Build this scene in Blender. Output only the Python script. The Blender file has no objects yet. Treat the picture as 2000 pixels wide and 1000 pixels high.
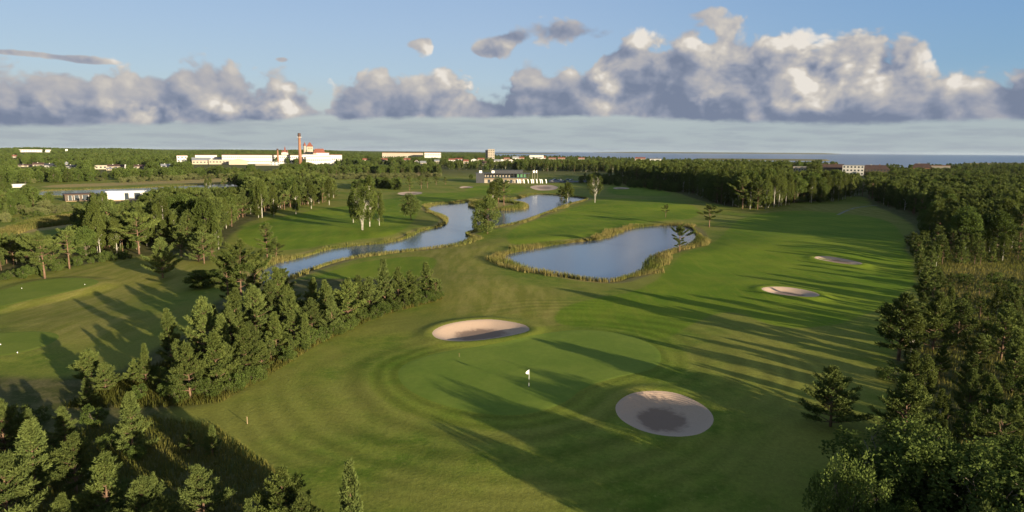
import bpy, math, random
import numpy as np
from mathutils import Matrix, Vector
sc = bpy.context.scene
C = sc.collection
RNG = np.random.default_rng(7)
random.seed(7)
F = 1303.0; HC = 30.0; YC = 295.0; SL = .0065
ROLL = math.atan(SL); PIT = math.atan((500-YC)*math.cos(ROLL)/F)
SUN_AZ = math.radians(136.0); SUN_EL = math.radians(8.2)

# ---------------------------------------------------------------- survey helpers
def raydir(px, py):
    x = np.asarray(px, float)-1000; y = 500-np.asarray(py, float)
    c, s = math.cos(ROLL), math.sin(ROLL)
    x, y = x*c-y*s, x*s+y*c
    return x, F*math.cos(PIT)+y*math.sin(PIT), -F*math.sin(PIT)+y*math.cos(PIT)
def G(px, py, z=0.0):
    x, y, d = raydir(px, py); t = (z-HC)/d
    return np.array([x*t, y*t]).T
def GP(pts): return np.array([G(a, b) for a, b in pts])
def proj(x, y, z):
    dz = np.asarray(z, float)-HC
    v = y*math.sin(PIT)+dz*math.cos(PIT); w = y*math.cos(PIT)-dz*math.sin(PIT)
    w = np.where(w > .1, w, .1)
    X = x/w*F; Y = v/w*F
    c, s = math.cos(ROLL), math.sin(ROLL)
    return 1000+X*c+Y*s, 500-(-X*s+Y*c)
def hor(px): return YC+(px-1000)*SL
def at(px, r):                      # ground point at depth r in the direction of a photo column
    x, y, d = raydir(px, hor(px)); return x/y*r, r
def chaikin(p, n=2):
    p = np.asarray(p, float)
    for _ in range(n):
        q = np.roll(p, -1, 0)
        p = np.stack([p*.75+q*.25, p*.25+q*.75], 1).reshape(-1, 2)
    return p
def sdf(P, poly, lim=None):         # positive inside, metres
    P = np.asarray(P, float); a = poly; b = np.roll(poly, -1, 0)
    out = np.full(len(P), -1e9)
    mn, mx = poly.min(0), poly.max(0); m = lim if lim else 60.
    sel = np.where((P[:, 0] > mn[0]-m) & (P[:, 0] < mx[0]+m) & (P[:, 1] > mn[1]-m) & (P[:, 1] < mx[1]+m))[0]
    if len(sel) == 0: return out
    Q = P[sel]; d2 = np.full(len(Q), 1e18); ins = np.zeros(len(Q), bool)
    for i in range(len(a)):
        e = b[i]-a[i]; L = (e*e).sum()+1e-12
        w = Q-a[i]; t = np.clip((w@e)/L, 0, 1)
        dd = w-t[:, None]*e; d2 = np.minimum(d2, (dd*dd).sum(1))
        c = ((a[i, 1] > Q[:, 1]) != (b[i, 1] > Q[:, 1]))
        if abs(e[1]) > 1e-12:
            ins ^= c & (Q[:, 0] < e[0]*(Q[:, 1]-a[i, 1])/e[1]+a[i, 0])
    d = np.sqrt(d2); out[sel] = np.where(ins, d, -d)
    return out
def ss(a, b, x):
    t = np.clip((x-a)/(b-a), 0, 1); return t*t*(3-2*t)
_tab = np.random.default_rng(3).random((256, 256))
def vnoise(x, y):
    xi = np.floor(x).astype(int); yi = np.floor(y).astype(int)
    fx = x-xi; fy = y-yi; fx = fx*fx*(3-2*fx); fy = fy*fy*(3-2*fy)
    g = lambda a, b: _tab[a % 256, b % 256]
    return (g(xi, yi)*(1-fx)+g(xi+1, yi)*fx)*(1-fy)+(g(xi, yi+1)*(1-fx)+g(xi+1, yi+1)*fx)*fy-.5
def fbm(x, y, s, o=4):
    v = 0; a = 1
    for i in range(o):
        v = v+a*vnoise(x/s+17.3*i, y/s+5.1*i); s = s*.5; a *= .5
    return v

# ---------------------------------------------------------------- outlines surveyed from the air
GREEN = chaikin(GP([(772,730),(790,712),(830,698),(880,687),(970,676),(1073,651),(1150,645),(1231,657),(1285,680),(1296,707),(1276,728),(1208,741),(1141,759),(1100,795),(1015,818),(925,811),(835,786),(785,758)]))
def b8(l): return [(700+a*.45, 550+b*.45) for a, b in l]
BUNK = [
 ('near left of the green', b8([(313,240),(340,262),(420,272),(520,268),(640,250),(740,228),(748,210),(720,192),(650,180),(570,173),(470,182),(380,202),(330,222)]), .75),
 ('near right of the green', b8([(1110,560),(1125,600),(1170,635),(1240,668),(1330,684),(1420,684),(1500,665),(1548,620),(1540,580),(1500,545),(1440,515),(1370,492),(1290,485),(1200,490),(1150,510),(1120,535)]), .8),
 ('fairway', [(1481,567),(1500,562),(1540,562),(1582,568),(1606,576),(1590,581),(1550,580),(1508,576)], .5),
 ('edge', [(1580,507),(1610,506),(1650,511),(1692,518),(1670,520),(1625,515)], .35),
 ('peninsula', [(773,378),(785,374.5),(812,374),(829,376.5),(815,380),(788,381)], .4),
 ('behind', [(896,366.5),(905,364.5),(920,364.8),(927,367),(915,368.5),(900,368.3)], .3),
 ('clubhouse', [(1034,365),(1050,361.5),(1080,362),(1092,366),(1085,371),(1055,372.5),(1038,369)], .4),
 ('rightfar', [(1196,367.5),(1208,366),(1225,367),(1232,369),(1215,370.5),(1200,370)], .3)]
BUNKP = [chaikin(GP(b[1])) for b in BUNK]
POND_R = chaikin(GP([(975,499),(1010,489),(1100,473),(1180,466),(1215,449),(1250,441),(1300,438),(1348,441),(1362,456),(1362,472),(1340,481),(1310,489),(1280,497),(1265,515),(1258,530),(1225,540),(1195,549),(1150,545),(1100,536),(1040,526),(1000,515)]))
POND_L = chaikin(GP([(500,545),(515,520),(560,506),(600,498),(640,485),(700,477),(760,473),(800,462),(822,449),(862,441),(876,431),(868,420),(840,412),(832,405),(850,398),(895,396),(925,391),(960,390),(1005,388),(1022,384),(1040,378),(1075,379),(1110,382),(1145,386),(1150,389),(1122,395),(1100,401),(1082,409),(1055,419),(1030,428),(1000,437),(960,444),(925,450),(905,456),(925,462),(905,472),(880,478),(840,484),(760,492),(700,499),(660,508),(620,521),(590,530),(560,542),(520,552)]))
ISLE = chaikin(GP([(918,399),(935,394),(965,393),(1000,394),(1026,399),(1030,404),(1015,408),(985,410),(950,409),(925,405)]))
POND_F = chaikin(GP([(60,373),(150,370),(280,366),(400,360),(470,357),(520,355.5),(525,359),(430,366),(330,372),(260,378),(120,382),(60,380)]), 1)
FAIRW = [chaikin(GP(p)) for p in [
 [(1075,640),(1095,600),(1180,580),(1250,570),(1315,520),(1330,495),(1400,478),(1440,425),(1540,408),(1640,415),(1740,430),(1770,470),(1795,530),(1760,580),(1700,610),(1600,640),(1510,640),(1420,600),(1330,650),(1290,670),(1200,640)],
 [(985,462),(1010,440),(1080,420),(1140,400),(1190,385),(1300,392),(1370,405),(1360,430),(1290,432),(1220,440),(1180,460),(1080,472),(1000,482)],
 [(455,455),(520,430),(600,412),(690,400),(790,382),(900,374),(945,378),(900,392),(820,402),(815,420),(800,440),(770,462),(690,470),(600,485),(540,490),(480,480)],
 [(640,530),(700,512),(800,500),(860,505),(840,540),(760,560),(680,560),(600,570),(590,555)],
 [(1190,360),(1300,372),(1320,385),(1180,380)],[(930,362),(1020,360),(1030,374),(940,385),(900,372)]]]
TEES = [chaikin(GP([(-60,590),(0,571),(60,552),(130,545),(185,547),(200,556),(140,572),(60,590),(0,604),(-60,615)])),
        chaikin(GP([(-60,668),(0,655),(90,652),(125,662),(90,685),(0,705),(-60,705)]))]
DRY = [chaikin(GP(p)) for p in [
 [(600,560),(700,520),(860,480),(960,470),(930,520),(1000,560),(1100,575),(1090,640),(1040,625),(900,620),(860,600),(860,560),(750,540)],
 [(0,560),(200,510),(330,500),(430,540),(330,560),(220,590),(330,640),(200,690),(0,650)],
 [(1420,415),(1560,400),(1640,398),(1700,402),(1780,440),(1700,430),(1620,418),(1520,418)]]]
WOODP = [chaikin(GP(p)) for p in [
 [(-300,1200),(-300,720),(150,760),(330,680),(440,560),(560,545),(700,545),(850,545),(868,578),(740,615),(600,670),(510,725),(430,785),(300,800),(400,850),(480,880),(560,960),(720,1030),(720,1200)],
 [(2400,1200),(1560,1200),(1640,960),(1700,860),(1745,760),(1740,680),(1830,600),(1800,540),(1760,470),(1800,440),(1700,400),(1690,380),(1560,396),(1450,408),(1380,396),(1320,375),(1180,352),(1300,346),(2400,346)],
 [(-300,560),(0,545),(150,520),(300,495),(420,520),(450,450),(540,410),(660,385),(640,352),(420,350),(200,385),(150,460),(0,500),(-300,540)]]]
TANP = [chaikin(GP(p)) for p in [
 [(-300,480),(0,448),(60,428),(150,414),(215,414),(250,424),(170,440),(60,452),(0,474)],
 [(80,367),(300,360),(600,350),(860,346),(860,336),(600,340),(300,352),(80,362)]]]
PATH = np.array([G(a, b) for a, b in [(1636,420),(1650,413),(1668,407),(1690,403),(1715,400)]])

def sea_mask(px, py):
    shore = np.interp(px, [600,650,940,965,1100,1240,1400,1550,1700,1850,1900,2000,2600], [-50,hor(650)+1.4,hor(940)+2.2,304.5,306,310,313.5,321,327,327,322,318.5,318.5])
    m = ss(-.4, .4, shore-py)
    spit = np.exp(-((py-310.5-(px-1480)*.008)/.75)**2)*ss(1330,1380,px)*ss(1640,1600,px)
    spit2 = np.exp(-((py-299.2)/.6)**2)*ss(960,975,px)*ss(1110,1070,px)
    spit3 = np.exp(-((py-318.5)/.6)**2)*ss(1865,1890,px)
    isl = np.exp(-((py-(hor(px)+1.4))/.55)**2)*ss(1120,1260,px)*ss(1660,1600,px)*.9
    return np.clip(m-1.5*(spit+spit2+spit3)-1.2*isl, 0, 1), isl

def height(x, y, detail=True):
    x = np.asarray(x, float); y = np.asarray(y, float)
    P = np.stack([x, y], 1); r = np.hypot(x, y)
    near = 1-ss(500, 1200, r)
    h = (fbm(x, y, 70, 3)*.9+fbm(x, y, 16, 3)*.16)*near
    px, py = proj(x, y, 0*x)
    pd = np.maximum(sdf(P, POND_R), sdf(P, POND_L)); pd = np.maximum(pd, sdf(P, POND_F)); isd = sdf(P, ISLE)
    wet = np.where(isd > -4, np.minimum(pd, -isd), pd)
    h *= ss(-2, -22, wet)
    # fairway mounds and shaping
    for cx, cy, rad, a in [(1560,480,26,.9),(1480,560,14,.5),(1330,640,12,.4),(1450,700,16,.5),(860,640,9,.45),(1340,770,9,.4),(1160,470,22,.7),(1260,400,30,1.0),(700,455,22,.6),(620,440,26,.6),(1640,500,12,.8),(930,560,14,.4),(150,640,16,.5),(1180,880,10,.4),(900,900,9,.3),(1250,730,7,.35)]:
        c = G(cx, cy); h = h+a*np.exp(-((x-c[0])**2+(y-c[1])**2)/rad**2)*ss(-1, -12, wet)
    g = sdf(P, GREEN); k = ss(-11, 3, g); h = h*(1-.8*k)+.3*k
    for t in TEES:
        k = ss(-4.5, .3, sdf(P, t)); h = h*(1-.8*k)+.45*k
    for (n, _, dp), bp in zip(BUNK, BUNKP):
        d = sdf(P, bp); w = np.sqrt(abs(np.cross(bp-bp.mean(0), np.roll(bp, -1, 0)-bp.mean(0)).sum())/2)*.55
        h = h+.28*np.exp(-((d+.8)/1.6)**2)
        h = h-dp*ss(-.15, .55*w, d)
    h = h-1.5*ss(-1.2, 2.5, wet)-.25*ss(-4, -1, wet)
    hill = ss(1300, 3600, r)*(1-ss(560, 760, px))*(y > 0)
    h = h+14*hill*(1+.3*np.sin(px/83.)+.2*np.sin(px/31.))
    s, isl = sea_mask(px, py); far = (y > 800)
    h = h-14*s*far+38*isl*far*(r > 6000)
    return h

# ---------------------------------------------------------------- materials
def mat(name):
    m = bpy.data.materials.new(name); m.use_nodes = True; nt = m.node_tree
    return m, nt, nt.nodes['Principled BSDF']
def N(nt, t, **kw):
    n = nt.nodes.new(t)
    for k, v in kw.items():
        if k[0] == '_': n.inputs[int(k[1:])].default_value = v
        else: setattr(n, k, v)
    return n
def L(nt, a, b): nt.links.new(a, b)
def mathn(nt, op, a, b=None, c=None, clamp=False):
    n = nt.nodes.new('ShaderNodeMath'); n.operation = op; n.use_clamp = clamp
    for i, v in enumerate((a, b, c)):
        if v is None: continue
        if isinstance(v, (int, float)): n.inputs[i].default_value = v
        else: nt.links.new(v, n.inputs[i])
    return n.outputs[0]
def mixc(nt, f, a, b, mode='MIX'):
    n = nt.nodes.new('ShaderNodeMix'); n.data_type = 'RGBA'; n.blend_type = mode
    for i, v in ((0, f), (6, a), (7, b)):
        if isinstance(v, (int, float)): n.inputs[i].default_value = v
        elif isinstance(v, tuple): n.inputs[i].default_value = (*v, 1)
        else: nt.links.new(v, n.inputs[i])
    return n.outputs[2]
def mrange(nt, v, a, b, c=0., d=1., smooth=True):
    n = nt.nodes.new('ShaderNodeMapRange'); n.interpolation_type = 'SMOOTHSTEP' if smooth else 'LINEAR'
    nt.links.new(v, n.inputs[0])
    for i, q in zip((1, 2, 3, 4), (a, b, c, d)): n.inputs[i].default_value = q
    return n.outputs[0]
def noise(nt, vec, s, det=4, rough=.55, w=None):
    n = nt.nodes.new('ShaderNodeTexNoise'); n.inputs['Scale'].default_value = s
    n.inputs['Detail'].default_value = det; n.inputs['Roughness'].default_value = rough
    if vec is not None: nt.links.new(vec, n.inputs['Vector'])
    return n.outputs[0]
def plain(name, col, rough=.7, var=.12, scale=1.5, metal=0., spec=.3):
    m, nt, b = mat(name)
    tc = N(nt, 'ShaderNodeTexCoord')
    n = noise(nt, tc.outputs['Object'], scale, 5, .6)
    f = mrange(nt, n, .3, .7, 1-var, 1+var, False)
    vm = nt.nodes.new('ShaderNodeVectorMath'); vm.operation = 'SCALE'
    vm.inputs[0].default_value = col; L(nt, f, vm.inputs['Scale'])
    L(nt, vm.outputs[0], b.inputs['Base Color'])
    b.inputs['Roughness'].default_value = rough; b.inputs['Metallic'].default_value = metal
    b.inputs['Specular IOR Level'].default_value = spec
    return m
def foliage(name, c1, c2, c3, transl=.25):
    m, nt, b = mat(name)
    oi = N(nt, 'ShaderNodeObjectInfo'); at_ = N(nt, 'ShaderNodeAttribute', attribute_name='tint')
    col = mixc(nt, at_.outputs['Fac'], c1, c2)
    r = mrange(nt, oi.outputs['Random'], 0, 1, 0, 1, False)
    col = mixc(nt, mathn(nt, 'MULTIPLY', r, .55), col, c3)
    hs = nt.nodes.new('ShaderNodeHueSaturation'); L(nt, col, hs.inputs['Color'])
    r2 = mathn(nt, 'FRACT', mathn(nt, 'MULTIPLY', r, 7.31)); L(nt, mrange(nt, r2, 0, 1, .72, 1.2, False), hs.inputs['Value'])
    dif = nt.nodes.new('ShaderNodeBsdfDiffuse'); tr = nt.nodes.new('ShaderNodeBsdfTranslucent')
    mx = nt.nodes.new('ShaderNodeMixShader'); mx.inputs[0].default_value = transl
    L(nt, hs.outputs[0], dif.inputs[0]); L(nt, hs.outputs[0], tr.inputs[0])
    L(nt, dif.outputs[0], mx.inputs[1]); L(nt, tr.outputs[0], mx.inputs[2])
    out = nt.nodes['Material Output']; nt.nodes.remove(b); L(nt, mx.outputs[0], out.inputs[0])
    return m
M = {}
M['pine'] = foliage('pine_needles', (.048,.072,.020), (.114,.140,.036), (.070,.092,.032), .15)
M['birch'] = foliage('birch_leaves', (.054,.078,.017), (.110,.136,.036), (.074,.086,.024), .28)
M['broad'] = foliage('broad_leaves', (.044,.074,.018), (.100,.136,.034), (.078,.096,.026), .25)
M['willow'] = foliage('willow_leaves', (.085,.105,.038), (.165,.175,.070), (.105,.110,.045), .25)
M['reed'] = foliage('reed_leaves', (.085,.110,.022), (.235,.190,.072), (.12,.135,.040), .25)
M['tall'] = foliage('tall_grass', (.060,.075,.014), (.15,.13,.040), (.09,.09,.022), .25)
M['bark'] = plain('pine_bark', (.13,.080,.052), .9, .4, 3)
M['greybark'] = plain('grey_bark', (.13,.105,.08), .9, .35, 3)
def birchbark():
    m, nt, b = mat('birch_bark'); tc = N(nt, 'ShaderNodeTexCoord')
    mp = N(nt, 'ShaderNodeMapping'); mp.inputs['Scale'].default_value = (1.5, 1.5, 5); L(nt, tc.outputs['Object'], mp.inputs[0])
    n = noise(nt, mp.outputs[0], 1.2, 4, .6)
    L(nt, mixc(nt, mrange(nt, n, .52, .62), (.38,.36,.31), (.06,.05,.04)), b.inputs['Base Color']); b.inputs['Roughness'].default_value = .7
    return m
M['birchbark'] = birchbark()
def ground_mat():
    m, nt, b = mat('grass_ground')
    tc = N(nt, 'ShaderNodeTexCoord'); P = tc.outputs['Object']
    A = lambda n: N(nt, 'ShaderNodeAttribute', attribute_name=n).outputs['Fac']
    n1 = noise(nt, P, .035, 5, .6); n2 = noise(nt, P, .35, 5, .65); n3 = noise(nt, P, 2.6, 4, .7)
    mp = N(nt, 'ShaderNodeMapping'); mp.inputs['Scale'].default_value = (.5, .08, 1); mp.inputs['Rotation'].default_value = (0, 0, .5); L(nt, P, mp.inputs[0])
    n4 = noise(nt, mp.outputs[0], 1.0, 4, .6)
    rough = mixc(nt, mrange(nt, n2, .35, .68), (.080,.126,.014), (.148,.176,.026))
    tuft = noise(nt, P, 1.1, 6, .75)
    rough = mixc(nt, mathn(nt, 'MULTIPLY', mrange(nt, tuft, .55, .66), .55), rough, (.200,.205,.045))
    rough = mixc(nt, mrange(nt, n1, .36, .60), rough, (.172,.176,.036))
    fair = mixc(nt, mrange(nt, n1, .38, .66), (.092,.150,.011), (.146,.192,.017))
    fair = mixc(nt, mathn(nt, 'MULTIPLY', mrange(nt, n4, .45, .7), .5), fair, (.160,.185,.022))
    col = mixc(nt, A('fair'), rough, fair)
    dry = mixc(nt, mrange(nt, n4, .35, .65), (.145,.148,.026), (.215,.195,.050))
    col = mixc(nt, mathn(nt, 'MULTIPLY', A('dry'), mrange(nt, n2, .2, .6, .45, 1.)), col, dry)
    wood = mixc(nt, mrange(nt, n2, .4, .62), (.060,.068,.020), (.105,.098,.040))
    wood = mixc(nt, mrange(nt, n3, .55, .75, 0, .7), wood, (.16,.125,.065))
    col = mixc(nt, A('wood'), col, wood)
    tan = mixc(nt, n2, (.20,.17,.06), (.36,.27,.11))
    col = mixc(nt, A('tan'), col, tan)
    st = mathn(nt, 'SINE', A('phase')); st = mathn(nt, 'MULTIPLY', st, A('stripe'))
    st = mathn(nt, 'MULTIPLY_ADD', st, .085, 1.0)
    st = mathn(nt, 'MULTIPLY', st, mathn(nt, 'MULTIPLY', mrange(nt, n3, .25, .75, .76, 1.24, False), mrange(nt, noise(nt, P, 11, 3, .7), .3, .7, .86, 1.14, False)))
    vm = nt.nodes.new('ShaderNodeVectorMath'); vm.operation = 'SCALE'; L(nt, col, vm.inputs[0]); L(nt, st, vm.inputs['Scale'])
    L(nt, vm.outputs[0], b.inputs['Base Color'])
    b.inputs['Roughness'].default_value = .95; b.inputs['Specular IOR Level'].default_value = .05
    # short upright blades catch a low sun better than a flat sheet: soften through bump
    bu = nt.nodes.new('ShaderNodeBump'); bu.inputs['Distance'].default_value = .20; bu.inputs['Strength'].default_value = .55
    hh = mathn(nt, 'ADD', mathn(nt, 'MULTIPLY', n3, .35), mathn(nt, 'MULTIPLY', n2, .5))
    L(nt, hh, bu.inputs['Height']); L(nt, bu.outputs[0], b.inputs['Normal'])
    sh = b.inputs.get('Sheen Weight')
    if sh: sh.default_value = .0
    return m
M['ground'] = ground_mat()
def green_mat(name, c1, c2, stripes=.0):
    m, nt, b = mat(name); tc = N(nt, 'ShaderNodeTexCoord'); P = tc.outputs['Object']
    n1 = noise(nt, P, .12, 5, .6); n3 = noise(nt, P, 1.5, 5, .65)
    col = mixc(nt, mrange(nt, n1, .35, .65), c1, c2)
    vm = nt.nodes.new('ShaderNodeVectorMath'); vm.operation = 'SCALE'; L(nt, col, vm.inputs[0]); L(nt, mrange(nt, n3, .3, .7, .92, 1.08, False), vm.inputs['Scale'])
    L(nt, vm.outputs[0], b.inputs['Base Color']); b.inputs['Roughness'].default_value = .9; b.inputs['Specular IOR Level'].default_value = .08
    bu = nt.nodes.new('ShaderNodeBump'); bu.inputs['Distance'].default_value = .05; bu.inputs['Strength'].default_value = .3; L(nt, n3, bu.inputs['Height']); L(nt, bu.outputs[0], b.inputs['Normal'])
    return m
M['green'] = green_mat('putting_turf', (.112,.165,.022), (.142,.190,.028))
M['tee'] = green_mat('tee_turf', (.110,.150,.018), (.135,.170,.024))
def sand_mat():
    m, nt, b = mat('bunker_sand'); tc = N(nt, 'ShaderNodeTexCoord'); P = tc.outputs['Object']
    n2 = noise(nt, P, .6, 5, .65); n3 = noise(nt, P, 5, 3, .6)
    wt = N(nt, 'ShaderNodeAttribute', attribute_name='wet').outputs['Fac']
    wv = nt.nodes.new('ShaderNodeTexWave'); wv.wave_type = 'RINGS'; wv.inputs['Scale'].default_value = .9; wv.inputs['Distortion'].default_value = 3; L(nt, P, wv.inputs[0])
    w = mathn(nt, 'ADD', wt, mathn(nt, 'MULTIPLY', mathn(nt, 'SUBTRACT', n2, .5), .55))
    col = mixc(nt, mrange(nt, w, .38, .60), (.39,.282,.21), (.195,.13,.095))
    col = mixc(nt, mathn(nt, 'MULTIPLY', mrange(nt, n3, .5, .7), .25), col, (.24,.17,.11))
    L(nt, col, b.inputs['Base Color']); b.inputs['Roughness'].default_value = .95
    bu = nt.nodes.new('ShaderNodeBump'); bu.inputs['Distance'].default_value = .05; bu.inputs['Strength'].default_value = .5
    L(nt, mathn(nt, 'ADD', n3, mathn(nt, 'MULTIPLY', wv.outputs['Fac'], .5)), bu.inputs['Height']); L(nt, bu.outputs[0], b.inputs['Normal'])
    return m
M['sand'] = sand_mat()
def water_mat(name, base, rough, bs, bd, scale=(1, 1, 1), tintc=None):
    m, nt, b = mat(name); tc = N(nt, 'ShaderNodeTexCoord')
    mp = N(nt, 'ShaderNodeMapping'); mp.inputs['Scale'].default_value = scale; L(nt, tc.outputs['Object'], mp.inputs[0])
    n = noise(nt, mp.outputs[0], bs, 4, .6)
    b.inputs['Base Color'].default_value = (*base, 1); b.inputs['Roughness'].default_value = rough; b.inputs['IOR'].default_value = 1.40
    bu = nt.nodes.new('ShaderNodeBump'); bu.inputs['Distance'].default_value = bd; bu.inputs['Strength'].default_value = 1
    L(nt, n, bu.inputs['Height']); L(nt, bu.outputs[0], b.inputs['Normal'])
    if tintc:
        n2 = noise(nt, mp.outputs[0], .0015, 4, .6)
        L(nt, mixc(nt, mrange(nt, n2, .35, .65), base, tintc), b.inputs['Base Color'])
    return m
M['pond'] = water_mat('pond_water', (.07,.10,.155), .07, 2.2, .02)
M['sea'] = water_mat('sea_water', (.10,.135,.20), .3, .12, .45, tintc=(.10,.125,.17))
M['white'] = plain('white_render', (.43,.42,.40), .7, .06, .05)
M['cream'] = plain('cream_render', (.31,.27,.21), .8, .1, .05)
M['beige'] = plain('beige_brick', (.28,.245,.20), .8, .1, .05)
M['brick'] = plain('red_brick', (.22,.11,.065), .85, .2, .2)
M['redroof'] = plain('red_roof', (.16,.055,.038), .8, .15, .2)
M['brownroof'] = plain('brown_roof', (.06,.036,.03), .8, .2, .2)
M['greyroof'] = plain('grey_roof', (.16,.17,.19), .6, .15, .1)
M['darkwood'] = plain('dark_cladding', (.035,.038,.045), .6, .2, .5)
M['brownwood'] = plain('brown_cladding', (.065,.048,.035), .7, .2, .5)
M['glass'] = plain('window_glass', (.03,.04,.05), .12, .1, .3, spec=.6)
M['metal'] = plain('grey_metal', (.42,.43,.44), .45, .05, 1, .6)
M['whitepaint'] = plain('white_paint', (.8,.8,.78), .4, .03, 2)
M['black'] = plain('black_paint', (.02,.02,.02), .5, .05, 2)
M['tyre'] = plain('tyre_rubber', (.02,.02,.02), .9, .1, 2)
M['red'] = plain('red_cloth', (.6,.06,.03), .7, .05, 2)
M['greenpanel'] = plain('green_panel', (.06,.16,.08), .6, .1, .5)
M['asphalt'] = plain('asphalt', (.10,.10,.105), .9, .15, .3)
M['path'] = plain('gravel', (.17,.165,.12), .95, .15, .6)
M['wood'] = plain('weathered_wood', (.28,.20,.12), .9, .2, 4)
M['carblue'] = plain('blue_car_paint', (.03,.05,.12), .25, .05, 1, .3)
M['cardark'] = plain('dark_car_paint', (.02,.02,.025), .25, .05, 1, .3)
M['carsilver'] = plain('silver_car_paint', (.55,.56,.58), .25, .05, 1, .5)

# ---------------------------------------------------------------- mesh helpers
def mesh(name, V, Fc, mats=(), attrs=None, midx=None, smooth=False, parent=None, link=True):
    me = bpy.data.meshes.new(name); V = np.asarray(V, np.float32)
    if isinstance(Fc, np.ndarray):
        n, k = Fc.shape
        me.vertices.add(len(V)); me.vertices.foreach_set('co', V.ravel())
        me.loops.add(n*k); me.loops.foreach_set('vertex_index', Fc.astype(np.int32).ravel())
        me.polygons.add(n); me.polygons.foreach_set('loop_start', np.arange(0, n*k, k, dtype=np.int32))
        me.update(calc_edges=True)
    else:
        me.from_pydata([tuple(map(float, v)) for v in V], [], [tuple(f) for f in Fc]); me.update()
    for m in mats: me.materials.append(m)
    if midx is not None: me.polygons.foreach_set('material_index', np.asarray(midx, np.int32))
    for k, v in (attrs or {}).items():
        a = me.attributes.new(k, 'FLOAT', 'POINT'); a.data.foreach_set('value', np.asarray(v, np.float32))
    if smooth: me.polygons.foreach_set('use_smooth', np.ones(len(me.polygons), bool))
    me.update()
    o = bpy.data.objects.new(name, me)
    if link: C.objects.link(o)
    if parent: o.parent = parent
    return o
def tag(o, label=None, cat=None, group=None, kind=None):
    if label: o['label'] = label
    if cat: o['category'] = cat
    if group: o['group'] = group
    if kind: o['kind'] = kind
    return o
def empty(name, loc, rz=0):
    o = bpy.data.objects.new(name, None); C.objects.link(o); o.location = loc; o.rotation_euler = (0, 0, rz); o.empty_display_size = .5
    return o
class MB:
    def __init__(s): s.V = []; s.F = []
    def box(s, x0, x1, y0, y1, z0, z1):
        n = len(s.V); s.V += [(x, y, z) for z in (z0, z1) for x, y in ((x0, y0), (x1, y0), (x1, y1), (x0, y1))]
        s.F += [tuple(n+i for i in f) for f in ((3,2,1,0),(4,5,6,7),(0,1,5,4),(1,2,6,5),(2,3,7,6),(3,0,4,7))]; return s
    def tube(s, pts, rad, k=6, cap=True):
        pts = [Vector(p) for p in pts]; n0 = len(s.V)
        for i, p in enumerate(pts):
            d = (pts[min(i+1, len(pts)-1)]-pts[max(i-1, 0)]).normalized()
            a = d.orthogonal().normalized() if abs(d.z) < .9 else Vector((1, 0, 0)); a = (a-d*a.dot(d)).normalized(); b = d.cross(a)
            r = rad[i] if hasattr(rad, '__len__') else rad
            for j in range(k):
                t = 2*math.pi*j/k; s.V.append(tuple(p+a*math.cos(t)*r+b*math.sin(t)*r))
        for i in range(len(pts)-1):
            for j in range(k):
                s.F.append((n0+i*k+j, n0+i*k+(j+1) % k, n0+(i+1)*k+(j+1) % k, n0+(i+1)*k+j))
        if cap: s.F.append(tuple(n0+j for j in range(k))[::-1]); s.F.append(tuple(n0+(len(pts)-1)*k+j for j in range(k)))
        return s
    def prism(s, prof, x0, x1):      # profile in (y,z) extruded along x
        n = len(s.V); k = len(prof)
        s.V += [(x0, y, z) for y, z in prof]+[(x1, y, z) for y, z in prof]
        s.F.append(tuple(range(n, n+k))); s.F.append(tuple(range(n+2*k-1, n+k-1, -1)))
        for i in range(k): s.F.append((n+i, n+k+i, n+k+(i+1) % k, n+(i+1) % k))
        return s
    def build(s, name, m, parent=None, smooth=False):
        return mesh(name, s.V, s.F, [m], parent=parent, smooth=smooth)

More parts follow.
